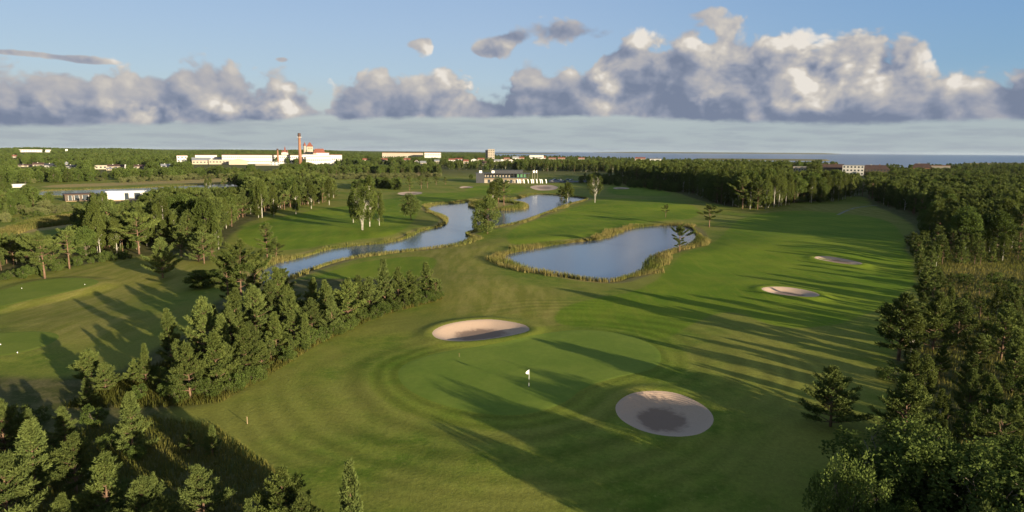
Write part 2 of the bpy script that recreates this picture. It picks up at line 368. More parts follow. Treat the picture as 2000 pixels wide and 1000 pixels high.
# ---------------------------------------------------------------- ground sheet
def make_ground():
    az = np.concatenate([np.linspace(-180, -54, 50)[:-1], np.linspace(-54, 54, 760), np.linspace(54, 180, 50)[1:-1]])
    rr = [4.]
    while rr[-1] < 34000: rr.append(rr[-1]+max(.12, min(rr[-1]**2*3.4e-5, rr[-1]*.0078 if rr[-1] < 1500 else rr[-1]*.012)))
    rr = np.array(rr); na, nr = len(az), len(rr)
    A, R = np.meshgrid(np.radians(az), rr)
    x = (np.sin(A)*R).ravel(); y = (np.cos(A)*R).ravel(); z = height(x, y)
    i = np.arange(nr-1)[:, None]*na; j = np.arange(na)[None, :]; j2 = (j+1) % na
    Fq = np.stack([i+j, i+na+j, i+na+j2, i+j2], -1).reshape(-1, 4)[:, ::-1]
    V = np.stack([x, y, z], 1); cidx = len(V)
    V = np.vstack([V, [[0, 0, height(np.zeros(1), np.zeros(1))[0]]]])
    # close the small hole under the camera with thin quads
    j = np.arange(0, na, 1)
    P = V[:, :2]
    fair = np.zeros(len(V)); dry = fair.copy(); wood = fair.copy(); tan = fair.copy()
    wob = fbm(P[:, 0], P[:, 1], 12, 3)*2.5
    for f in FAIRW: fair = np.maximum(fair, ss(-.6, .6, sdf(P, f)+wob*.2))
    g = sdf(P, GREEN, 80)
    fair = np.maximum(fair, ss(-4.2, -3.4, g)*.4)
    for f in DRY: dry = np.maximum(dry, ss(-6, 4, sdf(P, f)+wob*1.5))
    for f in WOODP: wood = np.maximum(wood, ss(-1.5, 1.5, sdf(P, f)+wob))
    for f in TANP: tan = np.maximum(tan, ss(-2, 2, sdf(P, f)+wob))
    px, py = proj(P[:, 0], P[:, 1], 0*P[:, 0]); r = np.hypot(P[:, 0], P[:, 1])
    pd = np.maximum(np.maximum(sdf(P, POND_R), sdf(P, POND_L)), sdf(P, POND_F)); pd = np.where(sdf(P, ISLE) > -3, 0, pd)
    tan = np.maximum(tan, ss(-4.5, -2.5, pd)*.8); fair *= ss(-3, -6, pd)
    dry = dry*(1-fair*.9)
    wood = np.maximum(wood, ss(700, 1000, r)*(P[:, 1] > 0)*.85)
    tan = np.maximum(tan, ss(1200, 2500, r)*ss(900, 1000, px)*.35)
    stripe = (1-wood)*(1-tan)
    ring = ss(-28, -22, g)
    ph = np.where(g > -45, (g+fbm(P[:, 0], P[:, 1], 9, 2)*1.3+1.2*np.sin(g*.33))*2*math.pi/3.2, 0)*1.0
    lon = (P[:, 0]*.8+P[:, 1]*.32+10*np.sin(P[:, 1]/60))*2*math.pi/5.5
    ph = np.where(ring > .5, ph, lon); stripe = stripe*np.abs(ring-.5)*2*(np.where(ring > .5, 1.0, .45))*np.clip(.85+2.2*fbm(P[:, 0]+40, P[:, 1], 22, 3), .1, 1.8)
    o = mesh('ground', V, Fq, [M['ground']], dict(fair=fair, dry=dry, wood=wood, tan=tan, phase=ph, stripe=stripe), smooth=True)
    tag(o, kind='structure')
make_ground()
def patch(name, poly, m, lift, rings=14, attrs=None):
    c = poly.mean(0); n = len(poly); V = [c]; T = [0.]
    for k in range(1, rings+1):
        t = k/rings; V += list(c+(poly-c)*t); T += [t]*n
    V = np.array(V); z = height(V[:, 0], V[:, 1])+lift
    z[-n:] -= lift+.008
    Fc = [(0, 1+i, 1+(i+1) % n) for i in range(n)]
    for k in range(rings-1):
        a = 1+k*n; b = a+n
        Fc += [(a+i, b+i, b+(i+1) % n, a+(i+1) % n) for i in range(n)]
    V3 = np.column_stack([V-c, z])
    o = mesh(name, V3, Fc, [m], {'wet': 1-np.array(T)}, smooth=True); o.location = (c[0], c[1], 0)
    return o
g = patch('putting_green', GREEN, M['green'], .02, 40); tag(g, 'smooth pale putting green around the white flag', 'putting green')
for t, lab in zip(TEES, ['raised oval tee mound on the left below the spreading pine', 'flat mown tee at the left edge below the raised oval tee']):
    tag(patch('tee_box', t, M['tee'], .04, 16), lab, 'tee')
blab = ['oval sand bunker with dark damp middle at the far left of the putting green', 'largest oval sand bunker, at the lower right of the putting green', 'narrow sand bunker on the right fairway crossed by long shadows', 'thin sand bunker near the right wood, farthest up the right fairway', 'pale sand bunker on the far mown peninsula beyond the small round pine', 'tiny sand bunker left of the island trees before the clubhouse', 'wide brown sand bunker below the row of white banners', 'tiny thin sand bunker in the shade right of the forked white birch']
for (n, _, dp), bp, lab in zip(BUNK, BUNKP, blab):
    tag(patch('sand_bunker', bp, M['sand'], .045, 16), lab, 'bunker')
def flat(name, poly, z, m):
    from mathutils.geometry import tessellate_polygon
    tr = tessellate_polygon([[Vector((p[0], p[1], 0)) for p in poly]])
    c = poly.mean(0)
    tr = [tuple(t) for t in tr]
    o = mesh(name, [(p[0]-c[0], p[1]-c[1], 0) for p in poly], tr, [m]); o.location = (c[0], c[1], z)
    if o.data.polygons[0].normal.z < 0: o.data.flip_normals()
    return tag(o, kind='structure')
def grow(poly, d):
    a = np.roll(poly, 1, 0); b = np.roll(poly, -1, 0); t = b-a; t /= np.linalg.norm(t, axis=1)[:, None]+1e-9
    n = np.stack([t[:, 1], -t[:, 0]], 1)
    area = (poly[:, 0]*np.roll(poly[:, 1], -1)-np.roll(poly[:, 0], -1)*poly[:, 1]).sum()
    return poly+n*d*(1 if area > 0 else -1)
WZ = -.42
for i, p in enumerate((POND_R, POND_L, POND_F)): flat('pond_water', grow(p, 1.0), WZ, M['pond'])
th = np.radians(np.linspace(-12, 60, 40))
V = [(math.sin(t)*r, math.cos(t)*r, 0) for r in (1500, 4000, 9000, 18000, 34000) for t in th]
Fc = [(i*40+j, i*40+j+1, i*40+40+j+1, i*40+40+j) for i in range(4) for j in range(39)]
o = mesh('sea_water', V, Fc, [M['sea']]); o.location = (0, 0, -5); tag(o, kind='structure')
if o.data.polygons[0].normal.z < 0: o.data.flip_normals()
# gravel path at the end of the right fairway
P2 = np.array([PATH[0]*(1-t)+PATH[1]*t for t in (0, .5)]+[PATH[i] for i in range(1, 5)]); tn = np.gradient(P2, axis=0); tn /= np.linalg.norm(tn, axis=1)[:, None]
nn = np.stack([-tn[:, 1], tn[:, 0]], 1)
W = np.vstack([P2+nn*.7, P2-nn*.7]); k = len(P2)
tag(mesh('gravel_path', np.column_stack([W, height(W[:, 0], W[:, 1])+.12]), [(i, i+1, k+i+1, k+i) for i in range(k-1)], [M['path']]), kind='structure')
q = GP([(1072,357),(1150,356.5),(1190,357),(1190,352.5),(1150,351.5),(1072,351)])
o = flat('car_park', q, 0, M['asphalt']); o.location.z = float(height(q[:, 0], q[:, 1]).max())+.1

# ---------------------------------------------------------------- vegetation meshes
def unit(v): return v/(np.linalg.norm(v, axis=-1, keepdims=True)+1e-9)
def leaves(pts, dirs, n, Ln, Wd, rng, spread=.8, tint=None):
    p = np.repeat(pts, n, 0); d = np.repeat(dirs, n, 0)
    d = unit(d+rng.normal(0, spread, p.shape)); s = unit(np.cross(d, rng.normal(0, 1, p.shape)))
    l = Ln*rng.uniform(.7, 1.3, (len(p), 1)); w = Wd*rng.uniform(.7, 1.3, (len(p), 1))
    p = p+rng.normal(0, Ln*.15, p.shape)
    V = np.stack([p, p+d*l*.5+s*w*.5, p+d*l, p+d*l*.5-s*w*.5], 1).reshape(-1, 3)
    Fq = np.arange(len(p)*4).reshape(-1, 4)
    t = np.repeat(tint if tint is not None else rng.random(len(pts)), n*4)
    t = np.clip(t+np.tile([-.12, 0, .22, 0], len(p)), 0, 1)
    return V, Fq, t
def pine_geo(seed, H=8., R=2.1, bare=.06, mature=False, q=1.0, spire=.9):
    rng = np.random.default_rng(seed); wood = MB()
    lean = rng.normal(0, .025, 2)
    tr = [(lean[0]*z*z/H, lean[1]*z*z/H, z) for z in np.linspace(-.3, H*.97, 7)]
    wood.tube(tr, list(np.linspace(.021*H, .02, 7)), 7)
    P = []; D = []; T = []
    z = H*bare
    while z < H*.97:
        t = (z-H*bare)/(H*(1-bare))
        if mature: Rz = R*(.55+.75*math.sin(math.pi*min(1, t*.9+.12)))*rng.uniform(.6, 1.15)
        else: Rz = R*((1-t)**1.05)*(1 if t > .12 else .8)+.16
        if not mature: Rz *= rng.uniform(.78, 1.22)
        nb = rng.integers(4, 7) if not mature else rng.integers(3, 5)
        a0 = rng.uniform(0, 6.28)
        for b in range(nb):
            a = a0+b*2*math.pi/nb+rng.normal(0, .25); el = math.radians(rng.normal(18+42*t, 7) if not mature else rng.normal(14+25*t, 12))
            ln = Rz*rng.uniform(.6, 1.3)
            dv = np.array([math.cos(a)*math.cos(el), math.sin(a)*math.cos(el), math.sin(el)])
            o = np.array([lean[0]*z*z/H, lean[1]*z*z/H, z])
            tip = o+dv*ln+np.array([0, 0, .12*ln])
            wood.tube([o, (o+dv*ln*.55), tip], [.010*H*(1-t*.7), .006*H*(1-t*.7), .008], 3, False)
            ns = max(3, int(ln*3.6*q))
            ct = rng.uniform(.15, .8)
            for s in np.linspace(.34 if not mature else .45, 1, ns):
                bp = o+dv*ln*s+np.array([0, 0, .12*ln*s*s])
                for side in (-1, 1, 0):
                    if side == 0: sd = dv+np.array([0, 0, .6])
                    else: sd = np.array([-dv[1]*side, dv[0]*side, .35])*.8+dv*.7
                    sd = sd/np.linalg.norm(sd); sl = ln*.34*(1.15-s*.6)*rng.uniform(.6, 1.2)+.12
                    m = 2 if q >= 1 else 1
                    for u in np.linspace(.45, 1, m):
                        P.append(bp+sd*sl*u); D.append(sd+np.array([0, 0, .55])); T.append(np.clip(ct+rng.normal(0, .18)+.15*u, 0, 1))
        z += (.46+.30*(1-t))*H/8*rng.uniform(.8, 1.2)*(1.25 if mature else 1)
    if not mature and seed % 3 == 0:
        for _ in range(2):
            a = rng.uniform(0, 6.28); zb = H*rng.uniform(.62, .8); hl = H*rng.uniform(.14, .22)
            for u in np.linspace(0, 1, 9):
                rr_ = R*(.42-.12*u); P.append(np.array([math.cos(a)*rr_, math.sin(a)*rr_, zb+hl*u])); D.append(np.array([math.cos(a)*.5, math.sin(a)*.5, 1.2])); T.append(.5+.4*u)
    for z in np.linspace(H*.93, H, 4):
        P.append(np.array([lean[0]*z*z/H, lean[1]*z*z/H, z])); D.append(np.array([0, 0, 1.6])); T.append(.7)
    V, Fq, T = leaves(np.array(P), unit(np.array(D)), 8 if q >= 1 else 4, .36*H/8*(1 if q >= 1 else 1.6), .085*H/8*(1 if q < 1 else 1)*(1 if q >= 1 else 1.9), rng, .52, np.array(T))
    return wood, V, Fq, T
def broad_geo(seed, H=10., R=3.2, bare=.15, nl=42, per=130, leaf=.30, droop=0., stems=1, tall=1.0, lobe=.30):
    rng = np.random.default_rng(seed); wood = MB(); P = []; D = []; T = []
    tops = []
    for s in range(stems):
        an = s*6.283/stems+rng.normal(0, .3); off = np.array([math.cos(an), math.sin(an)])*.42*R*(stems > 2); b = np.array([math.cos(an), math.sin(an)])*.12*(stems > 2)
        pts = [(b[0]+off[0]*t*t+.12*math.sin(3*t+s), b[1]+off[1]*t*t, -.3+t*H*.88) for t in np.linspace(0, 1, 7)]
        wood.tube(pts, list(np.linspace(.0125*H/(stems**.6), .02, 7)), 7); tops.append(pts)
    for i in range(nl):
        t = rng.beta(1.25, 1.15); zc = H*(bare+(1-bare)*t*.95)
        prof = math.sin(math.pi*min(1, (t*.86+.14)))**.65
        a = rng.uniform(0, 6.28); rr = R*prof*math.sqrt(rng.uniform(.15, 1))*.85
        st = tops[rng.integers(0, stems)]; cx = np.interp(zc, [p[2] for p in st], [p[0] for p in st]); cy = np.interp(zc, [p[2] for p in st], [p[1] for p in st])
        c = np.array([cx+math.cos(a)*rr, cy+math.sin(a)*rr, zc])
        z0 = max(H*bare*.8, zc-rr*.9); z0 = min(z0, zc)
        wood.tube([(cx, cy, z0), tuple((np.array([cx, cy, z0])+c)/2+np.array([0, 0, .1*rr])), tuple(c)], [.006*H, .004*H, .01], 3, False)
        lr = R*lobe*rng.uniform(.6, 1.25)
        dd = unit(rng.normal(0, 1, (per, 3))); rad = lr*rng.uniform(.35, 1, (per, 1))**.6
        q = dd*rad; q[:, 2] *= tall
        if droop: q[:, 2] -= droop*rng.random(per)**2*lr*2.0; q[:, :2] *= .8
        P.append(c+q); D.append(dd*np.array([1, 1, .6])-np.array([0, 0, droop*.8])); T.append(np.clip(rng.uniform(.2, .75)+rng.normal(0, .2, per), 0, 1))
    V, Fq, T = leaves(np.vstack(P), unit(np.vstack(D)), 1, leaf*1.25, leaf, rng, .7, np.concatenate(T))
    return wood, V, Fq, T
SRC = {}
def register(kind, geo, mw, mc):
    w, V, Fq, T = geo
    H = V[:, 2].max()
    mt = mesh('trunk', w.V, w.F, [mw], smooth=True, link=False).data
    mcx = mesh('crown', V, Fq, [mc], {'tint': T}, link=False).data
    SRC.setdefault(kind, []).append((mt, mcx, H))
for s in range(4): register('roundpine', broad_geo(240+s, 8, [2.7, 2.3, 3.0, 2.5][s], [.10, .16, .06, .2][s], 50, 190, .15, 0, 1, .9, .25), M['bark'], M['pine'])
for s in range(7): register('pine', pine_geo(10+s, 8, [2.2, 2.7, 2.0, 2.5, 3.0, 2.1, 2.4][s], [.05,.1,.04,.14,.08,.05,.18][s]), M['bark'], M['pine'])
for s in range(4): register('oldpine', pine_geo(30+s, 11, [2.9, 2.5, 3.2, 2.4][s], [.34, .42, .25, .15][s], True), M['bark'], M['pine'])
for s in range(6): register('birch', broad_geo(50+s, 15, [2.7, 2.3, 3.0, 2.5, 2.2, 2.8][s], [.14, .2, .16, .24, .12, .3][s], 54, 210, .22, .75, 1, 1.4, .32), M['birchbark'], M['birch'])
register('multibirch', broad_geo(70, 13, 4.2, .30, 60, 110, .26, .7, 4, 1.2, .21), M['birchbark'], M['birch'])
register('multibirch', broad_geo(71, 15, 4.6, .33, 54, 100, .26, .5, 5, 1.2, .21), M['birchbark'], M['birch'])
for s in range(5): register('broad', broad_geo(80+s, 11, [4.2, 3.6, 4.6, 3.9, 3.2][s], .08, 56, 210, .26, 0, 1, .85), M['greybark'], M['broad'])
for s in range(4): register('shrub', broad_geo(90+s, 2.6, [1.5, 1.3, 1.8, 1.2][s], .02, 24, 150, .11, 0, 3, .9), M['greybark'], M['broad'])
for s in range(4): register('thicket', broad_geo(260+s, 4, 2.6, .0, 90, 100, .12, 0, 6, 2.0, .13), M['greybark'], M['broad'])
for s in range(3): register('willow', broad_geo(96+s, 5, [3.6, 3.0, 4.2][s], .0, 34, 110, .26, 0, 4, .8), M['greybark'], M['willow'])
NAMES = dict(thicket=('shrub', 'shrub'), roundpine=('pine_tree', 'pine tree'), pine=('pine_tree', 'pine tree'), oldpine=('pine_tree', 'pine tree'), birch=('birch_tree', 'birch tree'), multibirch=('birch_tree', 'birch tree'), broad=('broadleaf_tree', 'tree'), shrub=('shrub', 'shrub'), willow=('willow_shrub', 'shrub'))
cnt = {'n': 0}
def plant(kind, x, y, H, label, group=None, wide=1.0, var=None, lean=0.):
    v = SRC[kind][(var if var is not None else cnt['n']) % len(SRC[kind])]; cnt['n'] += 1
    s = H/v[2]; z = float(height(np.array([x]), np.array([y]))[0])
    e = empty(NAMES[kind][0], (x, y, z-.05), random.uniform(0, 6.28)); e.scale = (s*wide, s*wide, s); e.rotation_euler[0] = lean
    t = bpy.data.objects.new('trunk', v[0]); c = bpy.data.objects.new('crown', v[1])
    for o in (t, c): C.objects.link(o); o.parent = e
    tag(e, label, NAMES[kind][1], group); return e
HERO = []
def hero(kind, bx, by, ty, label, wide=1.0, group=None, var=None, lean=0.):
    p = G(bx, by); d = math.hypot(*p); w = p[1]*math.cos(PIT)+HC*math.sin(PIT)
    # solve for height that reaches the photo row ty
    lo, hi = .3, 45.
    for _ in range(30):
        m = (lo+hi)/2
        if proj(p[0], p[1], m)[1] > ty: lo = m
        else: hi = m
    z0 = float(height(np.array([p[0]]), np.array([p[1]]))[0])
    HERO.append((p[0], p[1], lo))
    plant(kind, p[0], p[1], lo-z0+.05, label, group, wide, var, lean)
Hh = hero
# single trees one can point at
Hh('multibirch', 708, 452, 362, 'tall branching birch nearest the water on the mown peninsula', 1.15, var=0)
Hh('birch', 722, 443, 340, 'tallest white-stemmed birch of the clump on the peninsula', 1.0)
Hh('birch', 741, 440, 368, 'rightmost birch of the clump on the peninsula', .9)
Hh('birch', 690, 436, 372, 'leftmost birch behind the clump on the peninsula', 1.0)
Hh('roundpine', 803, 428, 376, 'lone rounded pine on the peninsula lawn right of the birch clump', 1.5, var=3)
Hh('birch', 963, 404, 352, 'dense tree at the left end of the pond island', 1.6, var=4)
Hh('oldpine', 984, 403, 347, 'dark pine at the right of the pond island', 1.3, var=1)
Hh('roundpine', 974, 398, 344, 'pine at the back of the pond island', 1.1, var=3)
Hh('roundpine', 952, 456, 378, 'big dark pine on the bank between the two ponds', 1.0, var=2)
Hh('birch', 937, 446, 390, 'small dark leafy tree left of the big pine between the ponds', 1.6, var=0)
Hh('birch', 1107, 402, 352, 'leaning birch on the far bank of the pond', 1.3, var=2, lean=.08)
Hh('oldpine', 1097, 388, 362, 'small dark tree beside the leaning birch at the pond', 1.3)
Hh('multibirch', 1162, 397, 340, 'forked birch with several bright white stems right of the pond', .95, var=1)
Hh('oldpine', 1300, 425, 398, 'tiny pale flat-topped tree behind the right pond', 1.2, var=1)
Hh('oldpine', 1385, 444, 398, 'dark pine on the bank at the right end of the right pond', 1.35, var=0)
Hh('oldpine', 1327, 491, 435, 'lone pine standing on the near bank of the right pond', 1.15, var=2)
Hh('oldpine', 522, 503, 432, 'slim crooked pine at the tip of the left lawn by the stream', 1.1, var=3)
Hh('oldpine', 540, 505, 470, 'small low pine beside the slim crooked pine by the stream', 1.5, var=2)
Hh('pine', 318, 540, 460, 'single dense pine standing in front of the left wood', 1.1, var=1)
Hh('oldpine', 88, 546, 455, 'spreading pine with bare reddish trunk at the left lawn edge', 1.35, var=0)
Hh('oldpine', 136, 525, 440, 'second pine with bare trunk, right of the spreading pine', 1.2, var=1)
Hh('birch', 190, 494, 392, 'birch with long pale trunk in the left wood', 1.1, var=3)
Hh('birch', 343, 478, 415, 'short-trunked young birch in front of the left wood', 1.0, var=5)
Hh('oldpine', 272, 497, 412, 'wide pine between the pale birch and the single dense pine', 1.4, var=0)
Hh('broad', 392, 560, 527, 'dark low round bush in the hollow by the left lawn', 2.6)
Hh('broad', 420, 556, 525, 'second dark low bush in the hollow, nearer the pines', 2.4)
# the diagonal stand of young pines
ST = 'young pines of the diagonal stand left of the green'
for i, (a, b, c, w, l) in enumerate([
 (260,882,762,1.0,'single pine in the shaded clearing at the lower left'),(176,760,680,1.3,'wide pine at the near left end of the diagonal stand'),(172,794,737,1.1,'small pine directly in front of the wide pine'),
 (207,770,705,1.2,'pine right behind the small pine at the stand end'),(286,752,668,.9,'slim pine in the gap of the diagonal stand'),(262,752,700,1.1,'low pine left of the slim pine in the gap'),(312,757,720,1.0,'very small pine right of the slim pine in the gap'),
 (336,712,600,.9,'slim tall pine leaning over the lawn at the stand left edge'),(372,782,668,1.1,'nearest pine of the dense part of the stand'),(425,765,645,1.2,'big pine right of the nearest stand pine'),(400,700,576,1.0,'tall pointed pine in the middle of the stand left part'),
 (438,712,610,1.1,'pine behind the big stand pine'),(476,735,632,1.1,'broad pine at the stand lawn edge'),(512,722,664,1.0,'small pine at the lawn edge of the stand'),(460,668,560,1.1,'pine in the stand core'),(500,660,552,1.0,'pine right of the stand core'),
 (540,690,608,1.2,'rounded pine on the lawn edge of the stand'),(528,640,545,1.0,'pine behind the rounded stand pine'),(575,670,565,1.1,'tall pine in the right half of the stand'),(548,620,520,1.1,'pine at the back of the stand before the stream'),(610,655,580,1.1,'pine at the lawn edge in the right half of the stand'),
 (640,640,545,1.0,'narrow pine in the right half of the stand'),(680,635,540,1.05,'pine with visible low trunk in the right half of the stand'),(700,615,535,1.1,'pine behind the low-trunk pine'),(722,612,538,1.1,'bushy pine near the right end of the stand'),(752,602,502,1.05,'tallest dark pine near the right end of the stand'),
 (778,600,520,1.0,'pine right of the tallest dark pine'),(803,595,526,1.0,'second last pine of the stand'),(833,586,510,1.1,'last pine at the right tip of the stand'),(852,580,545,1.2,'small pine at the very tip of the stand')]):
    Hh('pine', a, b, c, l, w, ST)
for i, (a, b, c, w, l) in enumerate([(472,600,462,1.0,'tallest pine behind the stand beside the stream'),(447,598,490,1.0,'tall pine left of the tallest stand pine'),(500,598,485,1.0,'tall pine right of the tallest stand pine'),(555,590,520,1.2,'round pine near the stream end')]):
    Hh('oldpine', a, b, c, l, 1.0*w, ST, var=3 if i % 2 else 2)
FG = 'pines in the lower left corner'
for i, (a, b, c, w, l) in enumerate([(12,895,775,1.2,'cropped pine at the left edge above the corner'),(70,960,815,1.2,'large pine in the lower left corner group'),(150,965,842,1.1,'pine right of the large corner pine'),(212,1020,882,1.25,'big lit pine at the bottom left'),(285,1050,925,1.2,'pine at the bottom right of the big lit pine'),
 (305,1000,920,.9,'thin pine between bottom left pines'),(400,1010,900,1.3,'bushy dark pine at the bottom left of the bush'),(555,1035,908,1.2,'bushy pine at the bottom edge left of the bright slim tree'),(125,1065,962,1.1,'pine top at the very bottom left'),(20,1060,880,1.2,'dark pine in the very corner'),
 (130,868,792,1.3,'dark low pine behind the corner group'),(590,1060,960,1.1,'low pine at the bottom edge beside the bright slim tree'),(415,885,828,1.2,'small pale bush-like pine in the shaded clearing'),(370,880,840,1.2,'smaller pale bush-like pine in the shaded clearing'),(-60,930,790,1.2,'pine mostly outside the left edge'),(60,880,800,1.2,'pine behind the large corner pine')]):
    Hh('pine', a, b, c, l, w, FG)
Hh('pine', 690, 1085, 893, 'bright slim yellow-green young pine at the bottom edge', .75, FG, 2)
RG = 'trees along the right edge of the fairway'
for a, b, c, w, k, l in [(1622,830,711,1.25,'pine','lone dark pine standing on the right fairway edge'),(1655,1075,884,.62,'thicket','bushy tree at the bottom edge right of the big bunker'),(1755,700,567,1.35,'pine','dark pine where the right wood juts into the fairway'),(1778,705,600,1.0,'birch','leafy tree right beside the jutting dark pine'),
 (1822,680,568,1.0,'pine','pointed pine right of the jutting dark pine'),(1868,668,582,1.1,'roundpine','rounded dark pine farther right of the pointed pine'),(1907,715,650,1.2,'pine','small bright pine in the right shade'),(1800,800,690,1.2,'birch','bright leafy tree in the right shade'),(1765,860,725,1.2,'pine','tall pine on the fairway edge above the dense bushes'),
 (1745,740,705,1.3,'shrub','low bush in front of the bright leafy tree'),(1890,812,715,.8,'pine','slim pine in the right shade clearing'),(1950,895,798,1.2,'oldpine','forked pale pine near the right edge'),(1740,985,820,1.2,'thicket','dense bush with upright shoots near the bottom right'),(1835,1000,850,1.4,'thicket','dark dense bush filling the bottom right'),
 (1920,1040,870,1.2,'thicket','bush with bright leaf tips in the bottom right corner'),(1990,1040,885,1.2,'thicket','bush at the right bottom corner edge'),(1975,760,640,1.0,'pine','pine at the right edge above the clearing'),(1955,700,590,1.0,'pine','pine near the right edge in shade'),(1835,560,530,1.2,'pine','small pale pine beside the far clearing'),(1990,840,770,1.2,'shrub','low bush at the right edge')]:
    Hh(k, a, b, c, l, w, RG, {1622: 4, 1755: 6}.get(a))
for a, b, c, w, k, l in [(578,418,352,1.0,'birch','dark birch at the far lawn edge of the left wood'),(608,408,350,1.1,'birch','dense dark birch at the top corner of the left lawn'),(643,400,345,1.0,'birch','rightmost tree of the left wood above the lawn'),(535,422,360,1.0,'birch','birch with pale stem on the lawn edge of the left wood'),(512,425,350,1.1,'birch','tall birch with white stem over the left lawn'),(505,425,365,1.0,'birch','second white-stem birch over the left lawn'),
 (800,372,343,1.2,'oldpine','small pine behind the pale peninsula bunker'),(823,369,342,1.3,'oldpine','dark pine right of the bunker pine'),(835,368,345,1.3,'oldpine','third pine right of the bunker pine'),(852,362,343,1.2,'oldpine','thin pine toward the clubhouse'),(870,361,344,1.3,'oldpine','small dark pine nearest the clubhouse left side'),(775,370,348,1.4,'broad','low bush left of the bunker pine'),(755,368,346,1.3,'broad','bush at the end of the hedge before the far fairway'),(920,350,340,1.2,'broad','small bush at the left wall of the clubhouse')]:
    Hh(k, a, b, c, l, w)

# ---------------------------------------------------------------- buildings
RECT = []                          # (px0, px1, ytop, yvis, r): sight lines kept open
def spot(px0, px1, r, yaw=0.):
    (xa, ya), (xb, yb) = at(px0, r), at(px1, r); cx, cy = (xa+xb)/2, (ya+yb)/2
    return cx, cy, abs(xb-xa), math.atan2(cx, cy)*-1+yaw
def hgt(px, py, r): return HC+(hor(px)-py)*r/F*1.02
def building(name, px0, px1, ytop, r, wall, roofm, label, cat='building', depth=None, kind='flat', yaw=0., nwin=0, rows=1, yvis=None, chim=0, grp=None, winsize=None, zbase=None):
    cx, cy, w, rz = spot(px0, px1, r, yaw); top = hgt((px0+px1)/2, ytop, r)
    z0 = (float(height(np.array([cx]), np.array([cy]))[0])-.3) if zbase is None else zbase
    h = top-z0; d = depth or max(8., w*.45); e = empty(name, (cx, cy, z0), rz)
    tag(e, label, cat, grp)
    hw = h*(.6 if kind in ('gable', 'side', 'hip') else .955)
    if kind == 'gable':            # gable end to the viewer
        MB().prism([(-w/2, 0), (w/2, 0), (w/2, hw), (0, h*.96), (-w/2, hw)], 0, d).build('wall', M[wall], e).rotation_euler[2] = math.pi/2
        e.children[-1].location = (0, 0, 0)
        r1 = MB()
        for s in (-1, 1): r1.prism([(0, h*.965), (0, h), (s*(w/2+.5), hw+.1), (s*(w/2+.5), hw-.25)], -.5, d+.5)
        q = r1.build('roof', M[roofm], e); q.rotation_euler[2] = math.pi/2
    elif kind == 'side':           # eaves to the viewer
        MB().prism([(0, 0), (d, 0), (d, hw), (d/2, h*.95), (0, hw)], -w/2, w/2).build('wall', M[wall], e)
        r1 = MB().prism([(d/2, h*.955), (d/2, h), (-.5, hw+.05), (-.5, hw-.25)], -w/2-.4, w/2+.4).prism([(d/2, h*.955), (d/2, h), (d+.5, hw+.05), (d+.5, hw-.25)], -w/2-.4, w/2+.4)
        q = r1.build('roof', M[roofm], e)
    elif kind == 'hip':
        MB().box(-w/2, w/2, 0, d, 0, hw).build('wall', M[wall], e)
        rb = MB(); k = min(w, d)*.35; o_ = .4
        rb.V = [(-w/2-o_, -o_, hw), (w/2+o_, -o_, hw), (w/2+o_, d+o_, hw), (-w/2-o_, d+o_, hw), (-w/2+k, d/2, h), (w/2-k, d/2, h)]
        rb.F = [(0, 1, 5, 4), (1, 2, 5), (2, 3, 4, 5), (3, 0, 4), (3, 2, 1, 0)]; q = rb.build('roof', M[roofm], e)
    else:
        MB().box(-w/2, w/2, 0, d, 0, hw).build('wall', M[wall], e)
        q = MB().box(-w/2-.3, w/2+.3, -.3, d+.3, hw, h).build('roof', M[roofm], e)
    for c in range(chim):
        m = MB().box(-.5, .5, -.5, .5, 0, h*.22).build('chimney', M['brick' if c % 2 else 'white'], q); m.location = ((c-.5)*w*.3, d*.5, h*.86)
        if kind == 'gable': m.location = (d*.4, .5+(c-.5)*w*.2, h*.80)
    if nwin:
        ww, wh = winsize or (w/nwin*.5, min(2.2, hw/rows*.5)); wm = None
        for r_ in range(rows):
            for i in range(nwin):
                x = -w/2+w*(i+.5)/nwin; z = hw*(r_+.55)/rows-wh/2
                if wm is None:
                    o = MB().box(-ww/2, ww/2, -.06, .1, 0, wh).build('window', M['glass'], e); wm = o.data
                else:
                    o = bpy.data.objects.new('window', wm); C.objects.link(o); o.parent = e
                o.location = (x, 0, z)
    RECT.append((px0-1, px1+1, ytop-1, yvis if yvis else ytop+(3 if cat == 'house' else 5), r))
    return e
B = building
FG_ = 'buildings of the white factory'
B('factory_hall',439,588,302,1400,'white','redroof','long white factory hall with rows of windows left of the tall chimney','factory',depth=40,nwin=40,rows=2,yvis=318,winsize=(2.0,2.2),grp=FG_)
B('factory_building',618,642,297.5,1480,'white','redroof','white upper block right of the tall chimney','factory',yvis=305,grp=FG_)
B('factory_building',598,645,304.5,1400,'white','greyroof','white lower hall directly right of the tall chimney','factory',yvis=315,nwin=12,rows=1,grp=FG_)
B('factory_building',643,667,301.5,1420,'white','redroof','rightmost low white wing of the factory','factory',yvis=311,nwin=6,grp=FG_)
B('factory_building',588,620,301,1470,'white','greyroof','white factory block with grey roof behind the lower hall','factory',yvis=306,grp=FG_)
B('factory_building',382,421,302,1500,'white','redroof','white flat block left of the long hall','factory',yvis=308,nwin=8,grp=FG_)
B('factory_building',345,364,303,1500,'white','redroof','small white block at the far left of the factory','factory',yvis=313,nwin=3,rows=2,grp=FG_)
B('workshop',375,407,307,1330,'cream','greyroof','cream workshop with grey roof at the left end of the factory','workshop',yvis=325,kind='side',nwin=5,grp=FG_)
B('workshop',408,450,311,1340,'cream','greyroof','low cream workshop between the two taller cream ones','workshop',yvis=322,nwin=7,grp=FG_)
B('workshop',447,481,309,1320,'cream','greyroof','cream workshop with wide gable before the long hall','workshop',yvis=325,kind='gable',grp=FG_)
B('workshop',418,440,306,1420,'white','redroof','low white link behind the cream workshops','workshop',yvis=310,grp=FG_)
